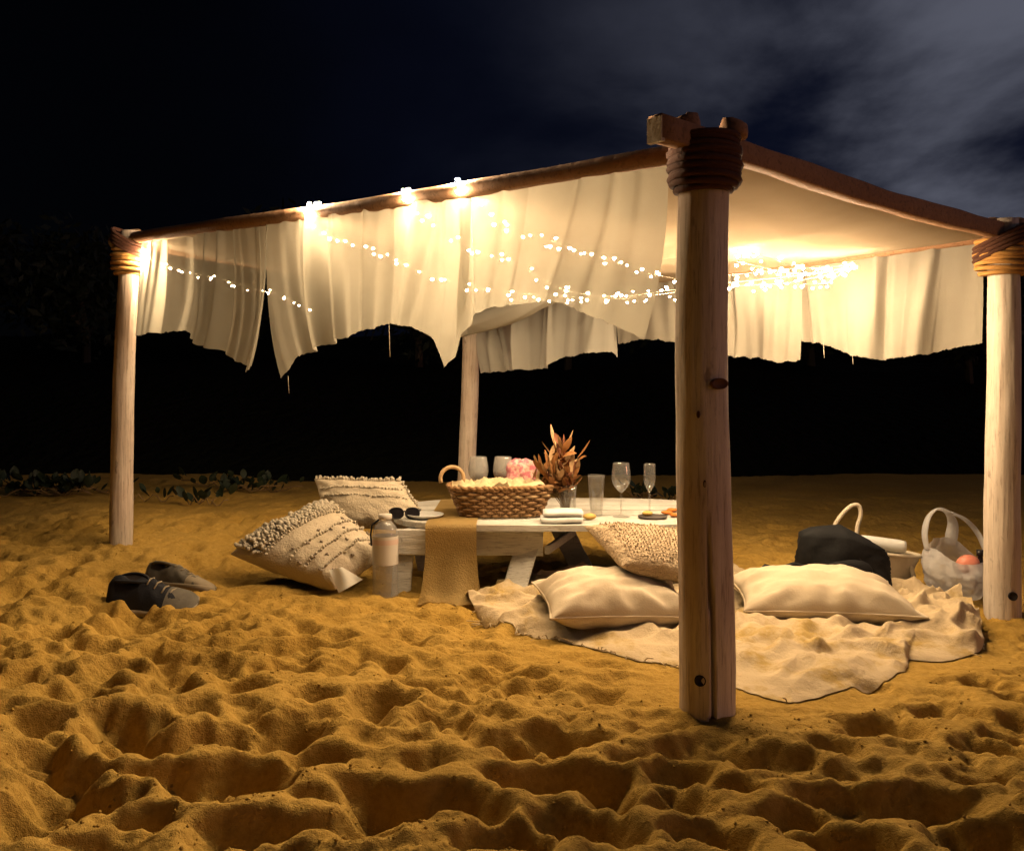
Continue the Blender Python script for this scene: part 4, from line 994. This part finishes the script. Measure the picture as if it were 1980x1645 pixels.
V, f = tube([np.array([sx_-0.006, sy_, TZ+0.03]), np.array([sx_, sy_-0.002, TZ+0.034]), np.array([sx_+0.006, sy_, TZ+0.03])], 0.003, 6); mk('bridge', V, f, 'black_plastic', sg)

# ================================================================== water bottle in front of the table
bp = P(745, 1150, 4.38); gzv = ground(bp[0], bp[1])
bt = empty('water_bottle', (bp[0], bp[1], gzv)); tag(bt, 'tall cloudy water bottle with faded label standing in the sand by the table', 'bottle')
hh = (1150-985)/FPX*4.38*K; rB = 25/FPX*4.38*K
prof = [(rB*0.9, 0), (rB*0.99, 0.008), (rB, 0.03), (rB*0.97, 0.055), (rB, 0.075), (rB*0.97, hh*0.36), (rB*0.985, hh*0.40), (rB*0.985, hh*0.76), (rB*0.96, hh*0.80), (rB*0.80, hh*0.86), (rB*0.50, hh*0.91), (rB*0.40, hh*0.93), (rB*0.40, hh*0.955)]
V, f = lathe(prof, 32, (bp[0], bp[1], gzv-0.004), capt=True); mk('body', V, f, 'bottle_plastic', bt)
V, f = lathe([(rB*0.50, hh*0.945), (rB*0.52, hh*0.95), (rB*0.52, hh*0.995), (rB*0.46, hh*1.0)], 24, (bp[0], bp[1], gzv-0.004), capt=True); mk('cap', V, f, 'label_white', bt)
V, f = lathe([(rB*1.0, hh*0.42), (rB*1.0, hh*0.75)], 32, (bp[0], bp[1], gzv-0.004), capb=False); mk('label_wrap', V, f, 'label_white', bt)
V, f = lathe([(rB*1.012, hh*0.655), (rB*1.012, hh*0.715)], 32, (bp[0], bp[1], gzv-0.004), capb=False); mk('label_band', V, f, 'label_pink', bt)
V, f = tube([bp*[1, 1, 0]+[-rB*0.35, 0, gzv+hh*0.94], bp*[1, 1, 0]+[-rB*1.02, -0.004, gzv+hh*0.86], bp*[1, 1, 0]+[-rB*1.12, -0.004, gzv+hh*0.74], bp*[1, 1, 0]+[-rB*1.06, -0.004, gzv+hh*0.62]], 0.004, 6); mk('carry_strap', V, f, 'black_cloth', bt)
# paper scrap
q = [(636, 1102), (662, 1096), (702, 1120), (655, 1146)]
V = []
for j in range(8):
    for i in range(8):
        u, v = i/7, j/7; a = np.array(q[0])*(1-u)*(1-v)+np.array(q[1])*u*(1-v)+np.array(q[2])*u*v+np.array(q[3])*(1-u)*v
        p = P(a[0], a[1], 4.30-0.1*v+0.02*math.sin(u*6+v*3)); p[2] = max(p[2], ground(p[0], p[1])+0.004); V.append(p)
o = mk('paper_napkin', V, gridfaces(8, 8), 'paper'); tag(o, 'crumpled white paper napkin on the sand between tufted cushion and bottle', 'napkin')

# ================================================================== shoes
def shoe(name, label, px, py, d, yaw, ln, m_up, m_toe, roll=0.0):
    g = P(px, py, d); z0 = max(ground(g[0]+q_*ln*0.4, g[1]) for q_ in (-1, 0, 1))-0.034
    e_ = empty(name, (g[0], g[1], z0)); tag(e_, label, 'shoe', None)
    cy_, sy_ = math.cos(yaw), math.sin(yaw)
    def W(p): return (g[0]+p[0]*cy_-p[1]*sy_, g[1]+p[0]*sy_+p[1]*cy_, z0+p[2]+roll*p[1])
    xs_ = np.linspace(0, 1, 26)
    hw = np.interp(xs_, [0, .06, .2, .45, .7, .85, .95, 1], [.020, .033, .038, .037, .047, .045, .032, .008])*ln/0.28
    hh_ = np.interp(xs_, [0, .05, .12, .25, .38, .5, .65, .82, .94, 1], [.075, .092, .095, .080, .092, .084, .062, .048, .036, .022])*ln/0.28
    V = []; seg = 16
    for x, w_, h in zip(xs_, hw, hh_):
        for s in range(seg):
            a = math.pi*s/(seg-1); cx = math.cos(a); sz = math.sin(a)
            narrow = 1-0.35*sz*min(1, h/0.09)
            nn_ = 1+0.16*float(fbm(np.array(x*9.0), np.array(a*2.2), 14, 3)); V.append(W(((x-0.5)*ln, w_*cx*narrow*nn_, 0.022+(h-0.022)*sz**0.75*nn_)))
    mid = 13
    f_all = gridfaces(seg, 26)
    mk('upper', V, f_all, m_up, e_)
    Vt = [];  # toe cap shell, slightly proud
    for x, w_, h in zip(xs_[17:], hw[17:], hh_[17:]):
        for s in range(seg):
            a = math.pi*s/(seg-1); cx = math.cos(a); sz = math.sin(a); Vt.append(W(((x-0.5)*ln+0.001, (w_+0.002)*cx*(1-0.35*sz*min(1, h/0.09)), 0.022+(h-0.020)*sz**0.75)))
    mk('toe_cap', Vt, gridfaces(seg, 9), m_toe, e_)
    Vs = []; ns_ = 44
    for z, o_ in ((0.0, -0.002), (0.004, 0.004), (0.022, 0.005), (0.027, 0.001)):
        for s in range(ns_):
            t = s/ns_; 
            if t < 0.5: x = t*2; sg_ = 1
            else: x = 2-t*2; sg_ = -1
            Vs.append(W(((x-0.5)*(ln+2*o_), sg_*(float(np.interp(x, xs_, hw))+o_)+0.0, z+0.012*max(0, x-0.8))))
    mk('sole', Vs, gridfaces(ns_, 4, True)+[list(range(ns_))[::-1], [3*ns_+i for i in range(ns_)]], 'shoe_sole', e_)
    ring = [W((-0.24*ln+0.085*ln/0.28*0.62*math.cos(a)*1.0, 0.024*math.sin(a), 0.088*ln/0.28-0.010*math.cos(a)**2+0.004)) for a in np.linspace(0, 2*math.pi, 25)[:-1]]
    V, f = tube(ring, 0.006, 7, closed=True); mk('collar', V, f, m_up, e_)
    mk('opening', [*ring, tuple(np.mean(np.array(ring), 0)-np.array([0, 0, 0.006]))], [[i, (i+1) % 24, 24] for i in range(24)], 'dark_hole', e_)
    for k in range(4):
        x = 0.03*k-0.01; z = float(np.interp(0.5+x/ln, xs_, hh_))+0.003
        V, f = tube([W((x-0.004, -0.020, z-0.008)), W((x, 0, z+0.001)), W((x+0.004, 0.020, z-0.008))], 0.0032, 6); mk('lace', V, f, 'shoe_sole', e_)
shoe('sneaker', 'black sneaker with grey toe half buried in the sand', 296, 1168, 4.22, -0.16, 0.36, 'shoe_black', 'shoe_grey', 0.45)
shoe('sneaker', 'dull grey sneaker half hidden behind the black one', 350, 1152, 4.50, -0.34, 0.33, 'shoe_grey', 'shoe_sole', -0.35)

# ================================================================== black backpack, tote, towel, plastic bag
g = P(1640, 1130, 4.62); gz0 = ground(g[0], g[1])
bpk = empty('black_backpack', (g[0], g[1], gz0)); tag(bpk, 'slumped black backpack behind the smooth cushion, beside the straw tote', 'backpack')
V = []; n, mth = 44, 26
for j in range(mth):
    t = j/(mth-1)
    for i in range(n):
        a = 2*math.pi*i/n; c_, s_ = math.cos(a), math.sin(a)
        k = (abs(c_)**3+abs(s_)**3)**(-1/3)
        wx = 0.185*(1-0.16*t**2); cx0 = -0.005-0.03*t
        if t > 0.9: wx *= math.sqrt(max(0.0, 1-((t-0.9)/0.1)**2))*0.9+0.02
        zz_ = 0.315*t*(1-0.26*max(0, (c_*k*wx)/0.16)*t)
        lump = 1+0.26*float(fbm(np.array(c_*1.3+5), np.array(t*2.6+s_*1.3), 8, 4))
        V.append((g[0]+cx0+wx*k*c_*lump, g[1]+0.11*(1-0.35*t)*k*s_*lump*(wx/0.185 if t > 0.9 else 1), gz0-0.01+zz_))
mk('body', V, gridfaces(n, mth, True)+[list(range(n))[::-1], [(mth-1)*n+i for i in range(n)]], 'black_cloth', bpk)
V, f = tube([P(1560, 1098, 4.52), P(1535, 1090, 4.5), P(1505, 1100, 4.48), P(1480, 1093, 4.46), P(1468, 1103, 4.45), P(1478, 1112, 4.45), P(1500, 1108, 4.46)], [0.016, 0.014, 0.012, 0.011, 0.010, 0.010, 0.009], 8, sq=(1, 0.6)); mk('strap', V, f, 'black_cloth', bpk)
V, f = tube([np.array([g[0]-0.12, g[1]-0.09, gz0+0.05]), np.array([g[0]-0.125, g[1]-0.085, gz0+0.13]), np.array([g[0]-0.10, g[1]-0.075, gz0+0.20]), np.array([g[0]+0.0, g[1]-0.082, gz0+0.20]), np.array([g[0]+0.06, g[1]-0.095, gz0+0.10])], 0.004, 6); mk('zip', V, f, 'black_plastic', bpk)
V = []
for j in range(12):
    ph = -math.pi/2+math.pi*j/11
    for i in range(24):
        a = 2*math.pi*i/24; c_, s_ = math.cos(a), math.sin(a); k = (abs(c_)**3+abs(s_)**3)**(-1/3)
        V.append((g[0]-0.03+0.10*k*c_*max(0.03, math.cos(ph))**0.6, g[1]-0.085+0.035*math.sin(ph), gz0+0.10+0.075*k*s_*max(0.03, math.cos(ph))**0.6))
mk('pocket', V, gridfaces(24, 12, True), 'black_cloth', bpk)
# straw tote lying behind
g = P(1700, 1135, 4.85); gz0 = ground(g[0], g[1])
tt_ = empty('straw_tote', (g[0], g[1], gz0)); tag(tt_, 'pale straw tote bag with a tall loop handle slumped behind the black backpack', 'tote bag')
V = []; n, mth = 40, 14
for j in range(mth):
    t = j/(mth-1)
    for i in range(n):
        a = 2*math.pi*i/n; V.append((g[0]+(0.115+0.045*t)*math.cos(a)+0.015*t, g[1]+(0.07+0.02*t)*math.sin(a), gz0-0.004+0.15*t*(1-0.12*math.cos(a))))
mk('body', V, gridfaces(n, mth, True)+[list(range(n))[::-1]], 'straw', tt_)
rim = V[-n:]; Vr, fr_ = tube(rim, 0.008, 7, closed=True); mk('rim', Vr, fr_, 'straw', tt_)
for (p_, q_) in ((4.95, 0), (4.78, 1)):
    pts = [P(1606, 1040, p_), P(1616, 1012, p_), P(1632, 990, p_), P(1648, 977, p_), P(1661, 978, p_), P(1664, 996, p_), P(1658, 1018, p_), P(1656, 1046, p_)] if q_ == 0 else [P(1712, 1066, p_), P(1738, 1072, p_), P(1757, 1090, p_), P(1766, 1112, p_), P(1764, 1128, p_)]
    pts = np.array(pts); tt = np.linspace(0, 1, 30); pin = smooth_path(pts, len(tt))
    V, f = tube(pin, 0.0095, 9); mk('handle', V, f, 'straw', tt_)
# rolled towel in the tote
a, c = P(1664, 1046, 4.80), P(1750, 1058, 4.76)
pts = [a+(c-a)*t for t in np.linspace(0, 1, 12)]
V, f = tube(pts, [0.026, 0.028]+[0.029]*8+[0.028, 0.026], 20); o = mk('rolled_towel', V, f, 'napkin'); tag(o, 'white rolled towel lying across the top of the straw tote', 'towel')
# plastic carrier bag
g = P(1848, 1128, 4.75); gz0 = ground(g[0], g[1])
pb = empty('plastic_bag', (g[0], g[1], gz0)); tag(pb, 'translucent white plastic carrier bag with upright loop handle beside the right post', 'plastic bag')
V = []; n, mth = 64, 26
for j in range(mth):
    t = j/(mth-1)
    for i in range(n):
        a = 2*math.pi*i/n; c_, s_ = math.cos(a), math.sin(a)
        hgt = 0.150+0.085*max(0, s_)**1.5+0.055*max(0, -c_)**2
        rad = 0.105+0.050*math.sin(min(1, t*1.15)*math.pi*0.55)-0.045*max(0, t-0.65)/0.35
        rad *= 1+0.20*float(fbm(np.array(a*2.4), np.array(t*3.2), 5, 4))+0.035*math.sin(a*13+t*6)*t
        V.append((g[0]+rad*c_*0.92, g[1]+rad*s_*0.85, gz0-0.003+hgt*t))
mk('film', V, gridfaces(n, mth, True)+[list(range(n))[::-1]], 'plastic_film', pb)
pts = np.array([P(1792, 1062, 4.78), P(1788, 1030, 4.80), P(1795, 1000, 4.82), P(1812, 984, 4.84), P(1832, 990, 4.88), P(1842, 1010, 4.92), P(1840, 1035, 4.94), P(1836, 1052, 4.95)])
tt = np.linspace(0, 1, 40); pin = smooth_path(pts, len(tt))
V, f = tube(pin, 0.020+0.006*np.sin(tt*9), 8, sq=(1, 0.3)); mk('handle', V, f, 'plastic_film', pb)
pts = np.array([P(1836, 990, 4.88), P(1866, 1004, 4.98), P(1890, 1030, 5.0), P(1905, 1062, 4.92)]); tt = np.linspace(0, 1, 24); pin = smooth_path(pts, len(tt))
V, f = tube(pin, 0.017, 8, sq=(1, 0.3)); mk('handle', V, f, 'plastic_film', pb)
blob('snack_packet', (g[0]+0.05, g[1]-0.01, gz0+0.085), 0.05, 0.04, 0.045, 'red_packet', 'red and white snack packet inside the plastic bag', 'packet', 31)
V, f = lathe([(0.02, 0), (0.021, 0.004), (0.021, 0.12), (0.010, 0.15), (0.010, 0.165), (0.016, 0.166), (0.016, 0.19)], 18, (g[0]+0.095, g[1]-0.02, gz0+0.006), capt=True); o = mk('small_bottle', V, f, 'black_plastic'); tag(o, 'small black topped bottle inside the plastic bag', 'bottle')

# ================================================================== beach plants and dark shrubs behind
r = random.Random(21)
gl = leaf_mesh('leaf', 0.062, 0.022, 'leaf_green', 0.02)
def beach_plant(px, py, nrun, nl, spread, label, grp):
    g = GP(px, py, 0.06); z = ground(g[0], g[1])
    e_ = empty('beach_creeper', (g[0], g[1], z)); tag(e_, label, 'plant', grp)
    for k in range(nrun):
        a = r.uniform(-0.6, 0.6)+(math.pi if r.random() < 0.5 else 0); ln = spread*r.uniform(0.5, 1.0)
        pts = []
        for s in range(8):
            t = s/7; x = g[0]+math.cos(a)*ln*t; y = g[1]+math.sin(a)*ln*t*0.6; pts.append(np.array([x, y, ground(x, y)+0.012+0.05*math.sin(t*5)**2]))
        V, f = tube(pts, 0.004, 5); mk('runner_stem', V, f, 'stem', e_)
        for s in range(nl):
            p = pts[r.randrange(8)]; o = bpy.data.objects.new('leaf', gl); C.objects.link(o); o.parent = e_
            o.location = p-np.array(e_['_org'])+np.array([r.uniform(-.03, .03), r.uniform(-.03, .03), r.uniform(0, 0.05)]); o.rotation_euler = (r.uniform(0.2, 1.2), r.uniform(-0.6, 0.6), r.uniform(0, 6.28)); s_ = r.uniform(0.7, 1.4); o.scale = (s_,)*3
for (px, py, nr_, nl, sp) in ((70, 974, 4, 8, 0.45), (130, 968, 5, 9, 0.5), (175, 972, 4, 8, 0.45), (35, 972, 3, 7, 0.4)):
    beach_plant(px, py, nr_, nl, sp, 'green beach creeper at the sand edge left of the far left post', 'creepers left of the far post')
for (px, py, nr_, nl, sp) in ((280, 988, 2, 4, 0.2), (385, 990, 3, 5, 0.2), (440, 962, 4, 8, 0.4), (470, 955, 4, 8, 0.45)):
    beach_plant(px, py, nr_, nl, sp, 'small green beach creeper between the far left post and tufted cushion', 'creepers behind the left curtain')
for (px, py, nr_, nl, sp) in ((1290, 966, 3, 7, 0.35), (1262, 962, 3, 6, 0.3)):
    beach_plant(px, py, nr_, nl, sp, 'green beach creeper at the sand edge behind the flute', 'creepers behind the table')
def shrub_meshes(seed):
    q = np.random.default_rng(seed); V = []; F = []
    lob = [(q.uniform(-1.0, 1.0), q.uniform(-0.6, 0.6), q.uniform(0.55, 1.5), q.uniform(0.4, 0.75)) for _ in range(11)]
    for k in range(2600):
        l_ = lob[k % 11]; d = q.normal(0, 1, 3); d /= np.linalg.norm(d); p = np.array(l_[:3])+d*l_[3]*q.uniform(0.55, 1.08)
        u = q.normal(0, 1, 3); u /= np.linalg.norm(u); v = np.cross(u, q.normal(0, 1, 3)); v /= np.linalg.norm(v); s = q.uniform(0.05, 0.11); i = len(V)
        V += [p-u*s, p+v*s*0.4, p+u*s, p-v*s*0.4]; F.append([i, i+1, i+2, i+3])
    T = [tube([np.array([0, 0, -0.3]), np.array([0.03, 0.02, 0.4]), np.array(l_[:3])], [0.07, 0.05, 0.015], 7) for l_ in lob[:5]]
    return (np.array(V), F), join(T)
SM = []
for sd_ in (1, 2, 3):
    (V, F), (tv, tf) = shrub_meshes(sd_)
    m1 = bpy.data.meshes.new('crown'); m1.from_pydata(V.tolist(), [], F); m1.materials.append(MATS['leaf_dark'])
    m2 = bpy.data.meshes.new('trunk'); m2.from_pydata(tv.tolist(), [], tf); m2.materials.append(MATS['bark']); SM.append((m1, m2))
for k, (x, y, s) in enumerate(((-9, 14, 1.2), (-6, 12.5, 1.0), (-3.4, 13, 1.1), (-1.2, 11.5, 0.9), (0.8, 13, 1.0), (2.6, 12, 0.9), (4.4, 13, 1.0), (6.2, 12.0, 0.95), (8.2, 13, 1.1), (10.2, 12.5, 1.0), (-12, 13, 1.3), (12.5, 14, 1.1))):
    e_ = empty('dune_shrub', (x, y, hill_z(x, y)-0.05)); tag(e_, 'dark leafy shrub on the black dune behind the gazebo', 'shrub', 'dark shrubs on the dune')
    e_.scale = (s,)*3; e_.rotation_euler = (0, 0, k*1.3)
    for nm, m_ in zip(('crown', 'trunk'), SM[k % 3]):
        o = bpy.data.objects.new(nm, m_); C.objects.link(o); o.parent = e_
for o in bpy.data.objects:
    if '_org' in o: del o['_org']
